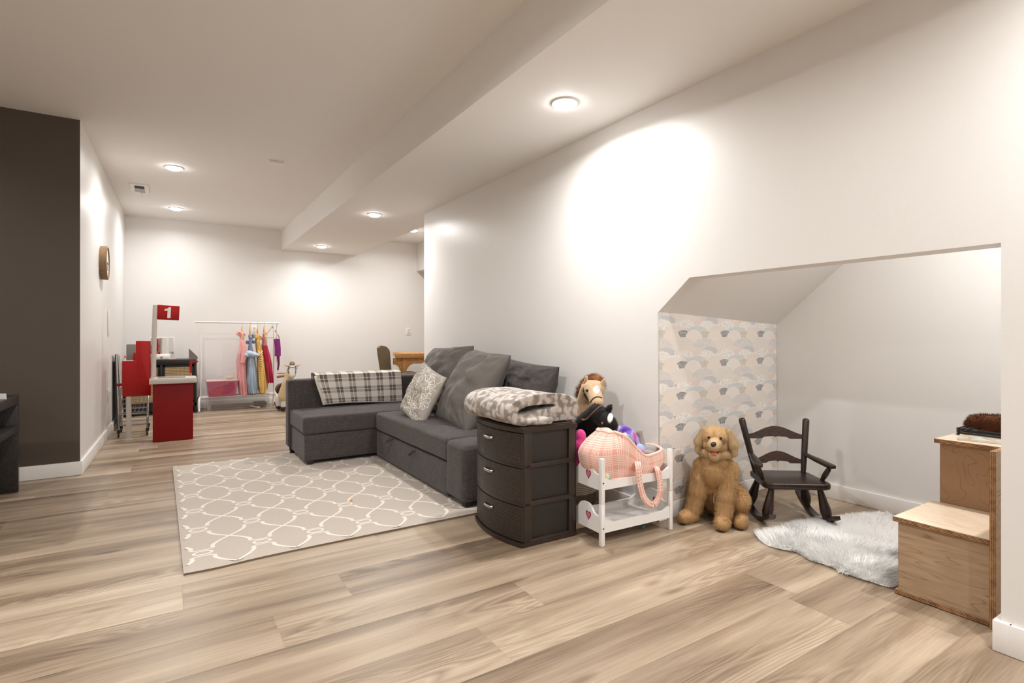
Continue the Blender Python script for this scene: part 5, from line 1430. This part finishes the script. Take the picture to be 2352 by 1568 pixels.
fr.tube([(x0, ya-.03, .115), (x1, ya-.03, .115)], .007, 8); fr.tube([(x0, ya+.02, .215), (x1, ya+.02, .215)], .007, 8); fr.tube([(x0, yb-.03, .11), (x1, yb-.03, .11)], .005, 8)
fr.build('frame', M_SIL, ct_)
a_ = py(276, 884, 6.5); hb = MB(); hb.tube([Vector((-.445, 6.56, a_.z)), Vector((-.20, 6.56, a_.z))], .014, 12); hb.build('handle', M_RED, ct_)
hb = MB()
for x in (x0-.012, x1+.01): hb.tube(spline([(x, 6.56, a_.z), (x, 6.60, .44), (x, 6.62, .40)], 4), .006, 8)
hb.build('handle_arm', M_SIL, ct_)
for x in (x0-.006, x1+.006):
    for y in (ya-.04, yb-.02):
        w_ = MB(); w_.lathe([(.018, -.008), (.026, -.006), (.026, .006), (.018, .008)], 20, (x, y-.01, .028), Matrix.Rotation(PI/2, 3, 'Y')); w_.prism([(-.012, .0), (.012, .0), (.018, .035), (-.018, .035)], .024, Matrix.Translation((x-.012, y, .038)) @ Matrix(((0, 0, 1, 0), (1, 0, 0, 0), (0, 1, 0, 0), (0, 0, 0, 1))))
        w_.build('caster', mat('black rubber', (.015, .015, .015), .5), ct_)
# leaning folded easel with a dark panel
ea = thing('folded_easel', 'folded silver-framed board leaning on the left wall behind the toy cart', 'easel', (-.44, 7.1, 0))
bq = MB(); bq.add([(-.475, 6.98, .02), (-.475, 7.40, .02), (-.490, 7.40, .76), (-.490, 6.98, .80), (-.465, 6.98, .02), (-.465, 7.40, .02), (-.480, 7.40, .76), (-.480, 6.98, .80)], [[0, 1, 2, 3], [7, 6, 5, 4], [0, 3, 7, 4], [1, 5, 6, 2], [3, 2, 6, 7], [0, 4, 5, 1]])
bq.build('board', mat('board dark', sc(62, 58, 56), .5), ea, smooth=0)
for p0, p1 in (((-.455, 6.97, .012), (-.475, 6.97, .81)), ((-.42, 7.0, .012), (-.462, 6.99, .80)), ((-.455, 7.41, .012), (-.478, 7.41, .77))):
    bq = MB(); bq.tube([p0, p1], .011, 8, flat=.6); bq.build('leg', M_LG, ea)

# ================================================================ BLACK CABINET WITH WOVEN DOORS, TOY VANITY
M_BC = mat('black cabinet', sc(24, 20, 19), .4)
m, nt, b = newmat('woven cane')
sp = nd(nt, 'ShaderNodeSeparateXYZ', inp={0: coords(nt)})
rz = mth(nt, 'ABSOLUTE', mth(nt, 'MULTIPLY_ADD', mth(nt, 'FRACT', mth(nt, 'MULTIPLY', sp.outputs[2], 52)), 2, -1))
rx_ = mth(nt, 'ABSOLUTE', mth(nt, 'MULTIPLY_ADD', mth(nt, 'FRACT', mth(nt, 'MULTIPLY', sp.outputs[0], 70)), 2, -1))
f = mth(nt, 'MAXIMUM', mth(nt, 'GREATER_THAN', rz, .74), mth(nt, 'MULTIPLY', mth(nt, 'GREATER_THAN', rx_, .8), .55))
nn_ = noi(nt, coords(nt, scale=(120, 120, 6)), 1, 2)
nt.links.new(mixc(nt, f, mixc(nt, nn_, sc(172, 142, 100), sc(206, 180, 140)), sc(66, 46, 30)), b.inputs['Base Color']); b.inputs['Roughness'].default_value = .7; M_CANE = m
cb = thing('cabinet', 'black cabinet with woven cane doors against the far wall behind the toy checkout', 'cabinet', (-.09, 8.25, 0))
cx0, cx1, cy0, cy1 = -.465, .288, 8.03, 8.44; ct_z = py(445, 825, cy0).z; 
MB().bb((cx0, cy0, ct_z-.065), (cx1, cy1, ct_z), .003).build('top_board', M_BC, cb)
MB().bb((cx0, cy0, .09), (cx1, cy1, .14), .003).build('bottom_board', M_BC, cb)
for x in (cx0, -.108, cx1-.026): MB().bb((x, cy0, .001 if x != -.108 else .14), (x+.026, cy1, ct_z-.065), .002).build('side_panel', M_BC, cb)
MB().bb((cx0+.026, cy1-.01, .14), (cx1-.026, cy1, ct_z-.065)).build('back_panel', M_BC, cb, smooth=0)
for xa, xb_ in ((cx0+.03, -.112), (-.078, cx1-.03)):
    d_ = MB()
    for lo_, hi_ in (((xa, cy0-.002, .145), (xa+.022, cy0+.014, ct_z-.07)), ((xb_-.022, cy0-.002, .145), (xb_, cy0+.014, ct_z-.07)), ((xa, cy0-.002, .145), (xb_, cy0+.014, .165)), ((xa, cy0-.002, ct_z-.09), (xb_, cy0+.014, ct_z-.07))): d_.bb(lo_, hi_)
    do = d_.build('door', M_BC, cb, smooth=0); MB().bb((xa+.02, cy0+.003, .16), (xb_-.02, cy0+.009, ct_z-.088)).build('cane_panel', M_CANE, do, smooth=0)
va = thing('toy_vanity', 'white toy vanity with three mirrors and a drawer on the black cabinet', 'toy vanity', (-.1, 8.15, ct_z))
vx0, vx1 = py(350, 800, 8.1).x, py(392, 800, 8.1).x
MB().bb((vx0-.05, 8.08, ct_z+.001), (vx1, 8.24, ct_z+.070), .006).build('base', M_WHITE, va)
dr = MB().bb((vx0+.02, 8.070, ct_z+.010), (vx1-.02, 8.080, ct_z+.060), .003).build('drawer', M_WHITE, va)
MB().ell(((vx0+vx1)/2+.0, 8.060, ct_z+.036), (.014, .010, .014)).build('knob', M_CHROME, dr)
M_MIR = mat('mirror glass', (.85, .85, .85), .03, metal=1)
for ua, ub, rz in ((345, 353, .30), (358, 383, 0), (388, 399, -.30)):
    a_, b_ = py(ua, 800, 8.16), py(ub, 763, 8.16); cM = (a_+b_)/2; w_, h_ = abs(b_.x-a_.x), abs(b_.z-a_.z)
    TM = Matrix.Translation((cM.x, 8.16-abs(rz)*.06, ct_z+.075+h_/2)) @ Matrix.Rotation(rz, 4, 'Z')
    fr_ = MB(); fr_.M = TM; fr_.box((0, 0, 0), (w_+.016, .014, h_+.016), None, .006); fo = fr_.build('mirror_frame', M_WHITE, va)
    fr_ = MB(); fr_.M = TM; fr_.box((0, -.0082, 0), (w_, .002, h_), None, .0008); fr_.build('mirror', M_MIR, fo, smooth=0)
for u, r_, hgt, colr, lab in ((374, .009, .035, sc(240, 190, 180), 'small pale pink toy bottle standing on the toy vanity'), (366, .010, .022, sc(60, 50, 48), 'small dark toy bottle standing on the toy vanity'), (360, .011, .030, sc(190, 40, 45), 'small red toy jar standing on the toy vanity')):
    p = py(u, 797, 8.10); o = MB().lathe([(r_, 0), (r_, hgt*.7), (r_*.6, hgt*.75), (r_*.6, hgt)], 14, (p.x, 8.105, ct_z+.0705)).build('toy_bottle', mat('bottle %d' % u, colr, .3), smooth=40); tag(o, lab, 'toy bottle')
p = py(396, 797, 8.1); o = MB().bb((p.x-.035, 8.0995, ct_z+.001), (p.x+.035, 8.14, ct_z+.012), .004).build('toy_brush', mat('pink plastic', sc(236, 150, 160), .4)); 
tag(o, 'flat pink toy brush lying at the right end of the toy vanity', 'toy brush')

# ================================================================ CLOTHES RACK
M_RW = mat('white enamel', (.85, .84, .82), .3)
rk_ = thing('clothes_rack', 'white metal clothes rack on casters holding small costume dresses', 'clothes rack', (.78, 8.1, 0))
yR = 8.10; zR = 1.172; xa, xb2 = .336, 1.222
MB().tube([(.272, yR, zR+.003), (1.285, yR, zR-.002)], .0115, 14).build('rail', M_RW, rk_)
for x in (xa, xb2): MB().tube([(x, yR, .16), (x, yR, zR-.006)], .011, 12).build('post', M_RW, rk_)
MB().tube([(1.262, yR+.0, zR), (1.262, yR+.02, 1.10), (1.262, yR+.02, .62)], .007, 10).build('side_rod', M_RW, rk_)
for x, sg_ in ((xa, -1), (xb2, 1)):
    fo = MB(); fo.tube(spline([(x+.0*sg_, yR, .19), (x+.012*sg_, yR-.05, .19), (x+.022*sg_, yR-.10, .15), (x+.022*sg_, yR-.11, .055)], 6), .014, 12)
    fo.tube(spline([(x, yR, .19), (x+.012*sg_, yR+.08, .19), (x+.022*sg_, yR+.16, .15), (x+.022*sg_, yR+.17, .055)], 6), .014, 12)
    foo = fo.build('foot', M_RW, rk_)
    for y in (yR-.115, yR+.175):
        w_ = MB(); w_.lathe([(.012, -.011), (.026, -.009), (.027, -.003), (.022, 0), (.027, .003), (.026, .009), (.012, .011)], 20, (x+.022*sg_, y, .028), Matrix.Rotation(PI/2, 3, 'Y')); w_.build('caster', M_RW, foo)
rs = MB()
for y in (yR-.05, yR+.0, yR+.06, yR+.12): rs.tube([(xa, y, .190), (xb2, y, .190)], .008, 10)
rs.build('shelf_rails', M_RW, rk_)
M_HG = mat('light wood hanger', sc(206, 168, 120), .5)
def hanger(u, label, ang=PI/2, spread=.17, group=None, drop=.055):
    x = py(u, 741, yR).x; t = thing('hanger', label, 'hanger', (x, yR, zR)); M4 = Matrix.Translation((x, yR, zR)) @ Matrix.Rotation(ang, 4, 'Z')
    hk = MB(); hk.M = M4; hk.tube(spline([(-.014, 0, .004), (-.010, 0, .014), (0, 0, .017), (.012, 0, .010), (.010, 0, -.008), (0, 0, -.022), (0, 0, -drop)], 6), .0022, 8); hk.build('hook', M_CHROME, t)
    wd = MB(); wd.M = M4
    for s_ in (-1, 1): wd.tube(spline([(0, 0, -drop+.008), (s_*spread*.25, 0, -drop-.030), (s_*spread*.7, 0, -drop-.095), (s_*spread, 0, -drop-.15)], 5), .0075, 8)
    wd.tube([(-spread, 0, -drop-.15), (spread, 0, -drop-.15)], .004, 8); wd.build('shoulders', M_HG, t); return x
def dress(name, rows, mats, label, seed, folds=9, amp=.10, depth=.13, extra=None, twist=0):
    """hanging garment; rows = (pixel row, left px, right px, material index)"""
    mb = MB(); pts = []
    R_ = []
    for (v, ul, ur, mi) in rows: a, b_ = py(ul, v, yR), py(ur, v, yR); R_.append(((a.x+b_.x)/2, (b_.x-a.x)/2, a.z, mi))
    K = 5; NN = 64; ring = []; mids = []
    for i in range(len(R_)-1):
        for k in range(K):
            t = k/K; t2 = t; a, b_ = R_[i], R_[i+1]
            ring.append((a[0]+(b_[0]-a[0])*t2, a[1]+(b_[1]-a[1])*t2, a[2]+(b_[2]-a[2])*t)); mids.append(a[3])
    ring.append(R_[-1][:3]); mids.append(R_[-1][3])
    zt = ring[0][2]; zb_ = ring[-1][2]; vs = []
    for cx_, w_, z in ring:
        g_ = (zt-z)/(zt-zb_)
        for j in range(NN):
            a = 2*PI*j/NN; am = amp*(.15+g_); f_ = 1+am*math.sin(folds*a+seed+g_*1.5)+am*.5*math.sin(folds*1.7*a+seed*2-g_*2)
            dd = depth*(.55+.75*min(1, g_*1.3))
            n1 = noise.noise(Vector((math.cos(a)*2+seed, math.sin(a)*2, z*7)))*.10
            vs.append(Vector((cx_+w_*math.cos(a)*(f_+n1), yR+dd*math.sin(a)*(f_+n1)*.9, z+.006*math.sin(folds*a)*g_)))
    m_ = len(ring)
    for i in range(m_-1):
        mb.m = mids[i]; base = len(mb.v)
        if i == 0: mb.v += [tuple(p) for p in vs]; base = 0
        for j in range(NN): mb.f.append([i*NN+j, i*NN+(j+1) % NN, (i+1)*NN+(j+1) % NN, (i+1)*NN+j]); mb.mi.append(mids[i])
    mb.f.append(list(range(NN))[::-1]); mb.mi.append(mids[0])
    if extra: extra(mb)
    o = mb.build(name, mats, smooth=180); return tag(o, label, 'dress')
def satin(name, col, rough=.35, sheen=.5, metal=0, var=.15, bscale=60): return mat(name, col, rough, metal, var=var, vscale=25, bmp=.3, bscale=bscale, sheen=sheen)
PK, PK2 = satin('pink satin', sc(236, 165, 160)), satin('pink glitter tulle', sc(220, 150, 152), .5, bscale=200)
BU, BU2, BU3 = satin('blue sequin', sc(120, 140, 175), .4), satin('pale blue satin', sc(180, 198, 218), .25), satin('blue tulle', sc(165, 184, 202), .6)
YL = satin('gold satin', sc(222, 172, 72), .3); YL2 = satin('yellow satin', sc(232, 190, 105), .3)
RD, RD2 = satin('crimson satin', sc(178, 12, 62), .25), satin('rose sequin', sc(200, 130, 128), .3, metal=.3)
def ruffle(mb, cu, cv, r_, mi, n=7, seed=0):
    mb.m = mi; rr = random.Random(seed); n = n*2; r_ = r_*.85
    for k in range(n):
        a = 2*PI*k/n; p = py(cu, cv, yR-.03)+Vector((math.cos(a)*r_*.5, rr.uniform(-.03, .03), math.sin(a)*r_*.5)); mb.ell(p, (r_*.55, r_*.5, r_*.42), (rr.uniform(0, 3), rr.uniform(0, 3), 0), 10, 6)
def ex1(mb):
    ruffle(mb, 550, 766, .042, 0, 5, 1); ruffle(mb, 558, 768, .040, 0, 5, 2); mb.m = 0
    mb.tube(spline([py(559, 782, yR-.10), py(560, 800, yR-.12), py(559, 820, yR-.13), py(557, 834, yR-.13)], 5), .030, 10, flat=.3, up=(0, 1, 0))
o1 = dress('costume_dress', [(765, 548, 562, 0), (775, 551, 561, 0), (785, 550, 560, 0), (800, 549, 561, 0), (812, 546, 562, 1), (830, 543, 564, 1), (860, 544, 566, 1), (890, 547, 566, 1), (906, 550, 566, 1)], [PK, PK2], 'long pink costume dress hanging leftmost on the clothes rack', 1, extra=ex1)
def ex2(mb):
    ruffle(mb, 577, 772, .048, 0, 6, 3); ruffle(mb, 582, 785, .030, 0, 4, 5); ruffle(mb, 568, 786, .030, 0, 4, 9)
    mb.m = 1
    for (u, v, rx, rz) in ((573, 812, .058, .045), (582, 814, .06, .042), (590, 815, .045, .030), (566, 815, .04, .035)): mb.ell(py(u, v, yR-.10), (rx, .06, rz), (0, .2, 0), 18, 10)
o2 = dress('costume_dress', [(768, 571, 582, 0), (790, 571, 578, 0), (803, 570, 580, 0), (812, 567, 584, 2), (828, 566, 586, 2), (860, 565, 589, 2), (880, 562, 590, 2), (895, 566, 590, 2), (902, 569, 590, 2)], [BU, BU2, BU3], 'pale blue costume dress with shiny peplum on the clothes rack', 2, folds=13, extra=ex2)
def ex3(mb):
    ruffle(mb, 590, 772, .045, 1, 6, 6); ruffle(mb, 596, 774, .035, 1, 5, 7); mb.m = 1
    for k in range(15):
        v = 808+k*5.6; w_ = 9+k*.45
        mb.tube(spline([py(598-w_*.5+k*.3, v-3, yR-.095), py(598-w_*.3+k*.3, v+1, yR-.115), py(598+k*.3, v+4, yR-.128), py(598+w_*.3+k*.3, v+1, yR-.115), py(598+w_*.5+k*.3, v-3, yR-.095)], 5), .0085, 8, flat=.6)
o3 = dress('costume_dress', [(768, 586, 598, 1), (785, 586, 597, 0), (805, 588, 600, 0), (820, 590, 606, 1), (850, 590, 609, 1), (880, 591, 613, 1), (892, 593, 613, 1), (901, 596, 607, 1)], [YL, YL2], 'golden yellow ruched costume dress on the clothes rack', 3, extra=ex3)
def ex4(mb): ruffle(mb, 608, 768, .030, 1, 6, 11); ruffle(mb, 604, 778, .026, 1, 5, 12)
o4 = dress('costume_dress', [(762, 605, 610, 1), (775, 602, 612, 1), (785, 602, 613, 1), (793, 601, 614, 0), (815, 603, 620, 0), (840, 607, 624, 0), (878, 613, 627, 0)], [RD, RD2], 'crimson costume dress with rose sequin top on the clothes rack', 4, folds=11, extra=ex4)
for u, lab in ((556, 'wooden hanger carrying the pink costume dress'), (575, 'wooden hanger carrying the pale blue costume dress'), (592, 'wooden hanger carrying the golden yellow costume dress'), (607, 'wooden hanger carrying the crimson costume dress')): hanger(u, lab, spread=.09)
hanger(625, 'wooden hanger turned towards the room carrying only a purple sash', ang=.55, spread=.125)
sa = MB(); sa.tube(spline([py(636, 778, yR-.02), py(638, 800, yR-.02), (py(638, 818, yR-.02))], 5), .040, 10, flat=.22, up=(0, 1, 0)); sa.m = 1; sa.tube([py(639, 816, yR-.02), py(640, 835, yR-.02), py(638, 850, yR-.02)], [.018, .014, .010], 8, flat=.3, up=(0, 1, 0))
o = sa.build('sash', [satin('purple satin', sc(130, 20, 120)), satin('dark plum satin', sc(90, 15, 70))], smooth=60); tag(o, 'purple sash hanging from the rightmost hanger on the rack', 'sash')

# bins
M_PB = mat('translucent pink plastic', sc(205, 90, 120), .15, alpha=.42); M_CL = mat('clear plastic', (.8, .76, .72), .12, alpha=.28); M_CLC = mat('cloudy plastic', (.80, .76, .72), .3, alpha=.16)
def tub(mb, lo, hi, tp=.02, th=.004):
    (xa_, ya_, za_), (xb_, yb_, zb_) = lo, hi
    for s_, ins in ((1, 0), (-1, th)):
        v = []
        for z, e in ((za_+ins, tp+ins), (zb_, ins)):
            v += [(xa_+e, ya_+e, z), (xb_-e, ya_+e, z), (xb_-e, yb_-e, z), (xa_+e, yb_-e, z)]
        f_ = [[0, 1, 5, 4], [1, 2, 6, 5], [2, 3, 7, 6], [3, 0, 4, 7], [3, 2, 1, 0]]
        mb.add(v, f_ if s_ == 1 else [q[::-1] for q in f_])
bx0, bx1 = py(475, 890, 7.98).x, py(547, 890, 7.98).x
pb = thing('storage_bin', 'translucent pink storage bin full of clothes on the rack shelf', 'storage bin', ((bx0+bx1)/2, 8.12, .2))
t_ = MB(); tub(t_, (bx0, 7.98, .200), (bx1, 8.26, .395), .022); t_.build('tub', M_PB, pb, smooth=0)
MB().bb((bx0-.006, 7.975, .396), (bx1+.006, 8.265, .410), .004).build('lid', mat('pink white lid', sc(226, 190, 188), .35), pb)
cts = [((.14, .03, .055), (.09, .06, .045), sc(200, 150, 90), 'folded tan cloth at the left inside the pink bin'), ((.24, .03, .075), (.08, .05, .06), sc(90, 70, 150), 'violet cloth in the middle of the pink bin'), ((.08, .02, .04), (.05, .04, .03), sc(240, 140, 130), 'coral cloth at the lower left of the pink bin'), ((.31, .03, .11), (.05, .05, .05), sc(150, 70, 140), 'purple cloth at the right of the pink bin'), ((.29, .02, .03), (.05, .04, .02), sc(245, 150, 150), 'light pink cloth at the lower right of the pink bin')]
for i, (c_, r_, col_, lab) in enumerate(cts):
    q_ = MB(); q_.ell(Vector((bx0+c_[0]*(bx1-bx0)/.38, 8.03+c_[1]+i*.012, .205+c_[2])), r_, (0, .3*(i-2), 0), 18, 10)
    q_.v = [tuple(Vector(p)+noise.noise_vector(Vector(p)*26)*.012) for p in q_.v]
    q_.v = [(min(max(a, bx0+.03), bx1-.03), min(max(b__, 8.01), 8.23), min(max(c__, .2075), .39)) for a, b__, c__ in q_.v]
    o = q_.build('cloth', mat('bin cloth %d' % i, col_, .8), smooth=180); tag(o, lab, 'cloth')
cx_0, cx_1 = py(511, 850, 8.02).x, py(547, 850, 8.02).x
t_ = MB(); tub(t_, (cx_0, 8.02, .411), (cx_1, 8.16, .515), .014); o = t_.build('clear_box', M_CL, smooth=0); tag(o, 'small clear plastic box on the lid of the pink bin', 'box')
q_ = MB(); q_.ell(((cx_0+cx_1)/2, 8.09, .437), (.05, .045, .022)); q_.v = [(a, b__, max(c__, .4165)) for a, b__, c__ in q_.v]; o = q_.build('folded_cloth', mat('cream cloth', sc(225, 212, 190), .8), smooth=180); tag(o, 'cream cloth inside the small clear box', 'cloth')
ux0, ux1 = py(473, 930, 8.25).x, py(617, 930, 8.25).x
ub = thing('underbed_box', 'long shallow clear storage box on the floor under the clothes rack', 'storage box', ((ux0+ux1)/2, 8.3, 0))
t_ = MB(); tub(t_, (ux0, 8.16, .002), (ux1, 8.42, .150), .01); t_.build('tub', M_CLC, ub, smooth=0); MB().bb((ux0-.008, 8.155, .151), (ux1+.008, 8.425, .164), .004).build('lid', M_CLC, ub)
q_ = MB(); q_.tube([(ux0+.06, 8.24, .036), (ux1-.2, 8.24, .036)], .027, 14); o = q_.build('rolled_fabric', mat('rolled brown fabric', sc(130, 98, 82), .8, var=.2), smooth=60); tag(o, 'rolled brown fabric inside the long clear box', 'rolled fabric')
q_ = MB(); q_.bb((ux1-.19, 8.20, .012), (ux1-.03, 8.38, .07), .01); o = q_.build('dark_folded_cloth', mat('dark cloth', sc(70, 50, 40), .8, var=.3)); tag(o, 'dark folded cloth at the right inside the long clear box', 'cloth')
a_, b_ = pz(566, 934), pz(596, 937)
q_ = MB(); q_.cap(a_+Vector((0, -.02, .020)), b_+Vector((-.03, -.02, .014)), .014, .012); q_.ell(a_+Vector((-.006, -.02, .021)), (.022, .022, .020)); q_.ell(b_+Vector((-.012, -.02, .0165)), (.018, .018, .0155)); me = remesh(q_, .004, 2)
o = link('toy_bone', me, mat('bone beige', sc(205, 190, 170), .7), smooth=180); tag(o, 'beige bone-shaped toy on the floor beneath the clothes rack', 'toy')

# ================================================================ RIDING HORSE PLUSH
yH = 7.45
rh = thing('rocking_horse', 'beige plush rocking horse with white muzzle beyond the sofa chaise', 'rocking horse', tuple(Vector((py(655, 930, yH).x, yH, 0))))
H_ = lambda u, v, dy=0: py(u, v, yH+dy)
q_ = MB(); q_.cap(H_(670, 847), H_(671, 860, -.04), .052, .048); q_.cap(H_(668, 850, .03), H_(660, 880, .04), .052, .064); q_.cap(H_(660, 880, .04), H_(652, 908, .10), .066, .075)
me = remesh(q_, .006, 4); M_BEI = mat('beige plush', sc(212, 188, 150), .95, var=.08, vscale=60, bmp=.5, bscale=400, sheen=.3); link('head', me, M_BEI, rh, 180)
q_ = MB(); q_.cap(H_(671, 846, -.04), H_(671, 862, -.085), .040, .034); q_.build('muzzle', M_WHT, rh, 180)
for u0, u1 in ((661, 654), (681, 689)): q_ = MB(); q_.cap(H_(u0, 840), H_(u1, 838), .014, .006); q_.build('ear', M_BEI, rh, 180)
q_ = MB(); q_.ell(H_(671, 835), (.028, .03, .022)); me = remesh(q_, .004, 1); me = add_fur(me, 1500, .010, .002, droop=.5, jit=.4, seed=77); link('forelock', me, M_BEI, rh, 0)
for u in (663.5, 682): MB().ell(H_(u, 845, -.062), (.006, .006, .008)).build('eye', M_EYE, rh)
q_ = MB(); cH = H_(671, 853, -.055)
for dz, r_ in ((.062, .042), (-.018, .047)): q_.tube([cH+Vector((r_*math.cos(a), -.012-r_*.85*max(0, -math.sin(a))+.02, dz+.006*math.cos(2*a))) for a in [PI+PI*k/16 for k in range(17)]], .004, 6)
for s_ in (-1, 1): q_.tube([cH+Vector((s_*.042, .015, .062)), cH+Vector((s_*.050, .01, .02)), cH+Vector((s_*.044, -.008, -.022))], .004, 6)
q_.build('bridle', M_STRAP, rh)
q_ = MB(); q_.cap(H_(650, 895, .16), H_(646, 893, .40), .085, .08); q_.build('body', mat('dark brown plush', sc(48, 26, 18), .9, var=.3), rh, 180)
q_ = MB(); q_.cap(H_(638, 865, .2), H_(655, 863, .1), .016, .014); q_.ell(H_(646, 857, .2), (.05, .06, .008)); q_.build('saddle_handle', mat('saddle brown', sc(160, 112, 72), .6), rh, 180)
q_ = MB(); q_.ell(H_(642, 893, .2), (.05, .06, .07)); q_.build('saddle', mat('olive tan cloth', sc(120, 92, 50), .8), rh, 180)
for u, v in ((651, 914), (640, 912)):
    p = H_(u, v, .1 if u > 645 else .25); q_ = MB(); q_.cap(Vector((p.x, p.y, .14)), Vector((p.x, p.y, .07)), .032, .034); q_.build('leg', M_WHT, rh, 180)
    q_ = MB(); q_.ell(Vector((p.x, p.y, .045)), (.036, .045, .026)); q_.build('hoof', M_EYE, rh, 180)
for s_ in (0, 1):
    p = H_(652, 930, .1) if s_ else H_(642, 930, .25); q_ = MB(); q_.tube(spline([(p.x, p.y-.16, .05), (p.x, p.y-.06, .017), (p.x, p.y+.08, .013), (p.x, p.y+.30, .03), (p.x, p.y+.40, .06)], 5), .012, 8); q_.build('rocker', M_STICK, rh)

# ================================================================ WOODEN TABLE AND CHAIR IN THE ALCOVE
M_PINE = wood_mat('honey pine', sc(146, 96, 48), sc(194, 140, 80), sc(214, 166, 104), (3, 14, 30), 9, .4)
yT = 7.05
tb = thing('wooden_table', 'honey coloured pine table partly hidden by the wall corner in the alcove', 'table', (py(930, 830, yT).x, yT+.4, 0))
xl = py(900, 810, yT+.80).x; zt_ = py(930, 812, yT).z; zu = zt_-.062
xe = py(907, 812, yT).x
tp_ = MB(); tp_.prism([(xl, yT+.24), (xe, yT), (xe+1.0, yT), (xe+1.0, yT+.95), (xl+.1, yT+.95), (xl, yT+.75)], zt_-zu, Matrix.Translation((0, 0, zu)), bev=.004); tp_.build('tabletop', M_PINE, tb, smooth=30)
ap = MB(); ap.bb((xe+.06, yT+.05, zu-.085), (xe+.96, yT+.075, zu)); ap.build('apron', M_PINE, tb, smooth=0); MB().bb((xl+.12, yT+.30, zu-.085), (xl+.145, yT+.80, zu)).build('apron', M_PINE, tb, smooth=0)
lx = py(928, 840, yT+.05).x
for x, y in ((lx-.022, yT+.04), (xl+.13, yT+.80), (xe+.90, yT+.04), (xe+.90, yT+.80)): MB().bb((x, y, .001), (x+.044, y+.05, zu), .002).build('leg', M_PINE, tb)
for s_ in (-1, 1):
    q_ = MB(); N = 8; arc = [(lx+s_*(.022+.13-.13*math.sin(PI/2*k/N)*1.0), zu-.085-.17*(1-math.cos(PI/2*k/N))*1.0) for k in range(N+1)]
    poly = [(lx+s_*.022, zu)]+[(lx+s_*.15, zu)]+arc
    q_.prism(poly if s_ > 0 else poly[::-1], .022, Mz(yT+.055)); q_.build('bracket', M_PINE, tb, smooth=30)
ch = thing('dining_chair', 'taupe velvet chair with dark wooden legs at the pine table', 'chair', (py(885, 850, 6.75).x, 6.9, 0))
yc = 6.80; a_, b_ = py(862, 795, yc), py(897, 858, yc)
C = lambda u, v, dy=0: py(u, v, yc+dy)
bk_ = MB()
def cb_fn(u, v):
    # u across the back (depth direction), v up
    top = C(864+26*u, 793+6*u*u, u*.42); bo = C(874+21*u, 862, u*.42)
    p = bo*(1-v)+top*v; return p
vs_ = []; NU, NV = 10, 12
cham = lambda u, v: (u, v)
for side, off_ in ((0, Vector((0, 0, 0))), (1, Vector((.035, .01, 0)))):
    for i in range(NU+1):
        for j in range(NV+1):
            u = i/NU; v = j/NV
            rr_ = .26
            if v > 1-rr_*.6:
                k = (v-(1-rr_*.6))/(rr_*.6); lim = rr_*(1-math.sqrt(max(0, 1-k*k))); u = lim+(1-2*lim)*u
            bul = math.sin(PI*u)*math.sin(PI*min(1, v*1.02))*.012*(1 if side else -1)
            vs_.append(cb_fn(u, v)+off_+Vector((bul, 0, 0)))
fs_ = []; n1_ = (NU+1)*(NV+1)
for i in range(NU):
    for j in range(NV):
        a = i*(NV+1)+j; fs_ += [[a, a+1, a+NV+2, a+NV+1], [n1_+a, n1_+a+NV+1, n1_+a+NV+2, n1_+a+1]]
for j in range(NV): fs_ += [[j, n1_+j, n1_+j+1, j+1], [NU*(NV+1)+j, NU*(NV+1)+j+1, n1_+NU*(NV+1)+j+1, n1_+NU*(NV+1)+j]]
for i in range(NU): fs_ += [[i*(NV+1), (i+1)*(NV+1), n1_+(i+1)*(NV+1), n1_+i*(NV+1)], [i*(NV+1)+NV, n1_+i*(NV+1)+NV, n1_+(i+1)*(NV+1)+NV, (i+1)*(NV+1)+NV]]
bk_.add(vs_, fs_); M_VEL = mat('taupe velvet', sc(112, 94, 72), .8, var=.12, vscale=8); bk_.build('backrest', M_VEL, ch, smooth=50)
sx_ = C(885, 860, .2).x
MB().bb((sx_, yc+.02, .43), (sx_+.46, yc+.44, .49), .02, 3).build('seat', M_VEL, ch)
for x, y in ((sx_+.0, yc+.04), (sx_+.0, yc+.38), (sx_+.42, yc+.04), (sx_+.42, yc+.38)): MB().bb((x, y, .001), (x+.032, y+.032, .43), .003).build('leg', M_DKW, ch)
# second chair seat under the table: round dark stool with a black item on top
sc2 = C(922, 862, .55); sto = thing('stool', 'round brown stool tucked below the pine table', 'stool', (sc2.x, sc2.y, 0))
MB().lathe([(.02, .42), (.19, .425), (.20, .445), (.19, .46), (.10, .475), (.01, .48)], 32, (sc2.x, sc2.y, 0)).build('seat', mat('brown leather', sc(86, 58, 38), .5), sto, 60)
for k in range(4):
    a = PI/4+k*PI/2; q_ = MB(); q_.tube([(sc2.x+.13*math.cos(a), sc2.y+.13*math.sin(a), .425), (sc2.x+.17*math.cos(a), sc2.y+.17*math.sin(a), .001)], .014, 10); q_.build('leg', M_DKW, sto)

# ================================================================ LITTLE THINGS ON THE FLOOR
p = pz(330, 1021); q_ = MB(); star = []
for k in range(10): r_ = .020 if k % 2 == 0 else .009; star.append((r_*math.cos(PI*k/5), r_*math.sin(PI*k/5)))
q_.prism(star, .006, Matrix.Translation(p+Vector((0, 0, .0005)))); o = q_.build('star', mat('lilac plastic', sc(205, 140, 200), .5), smooth=0); tag(o, 'tiny lilac star on the floor in front of the toy cart', 'toy star')
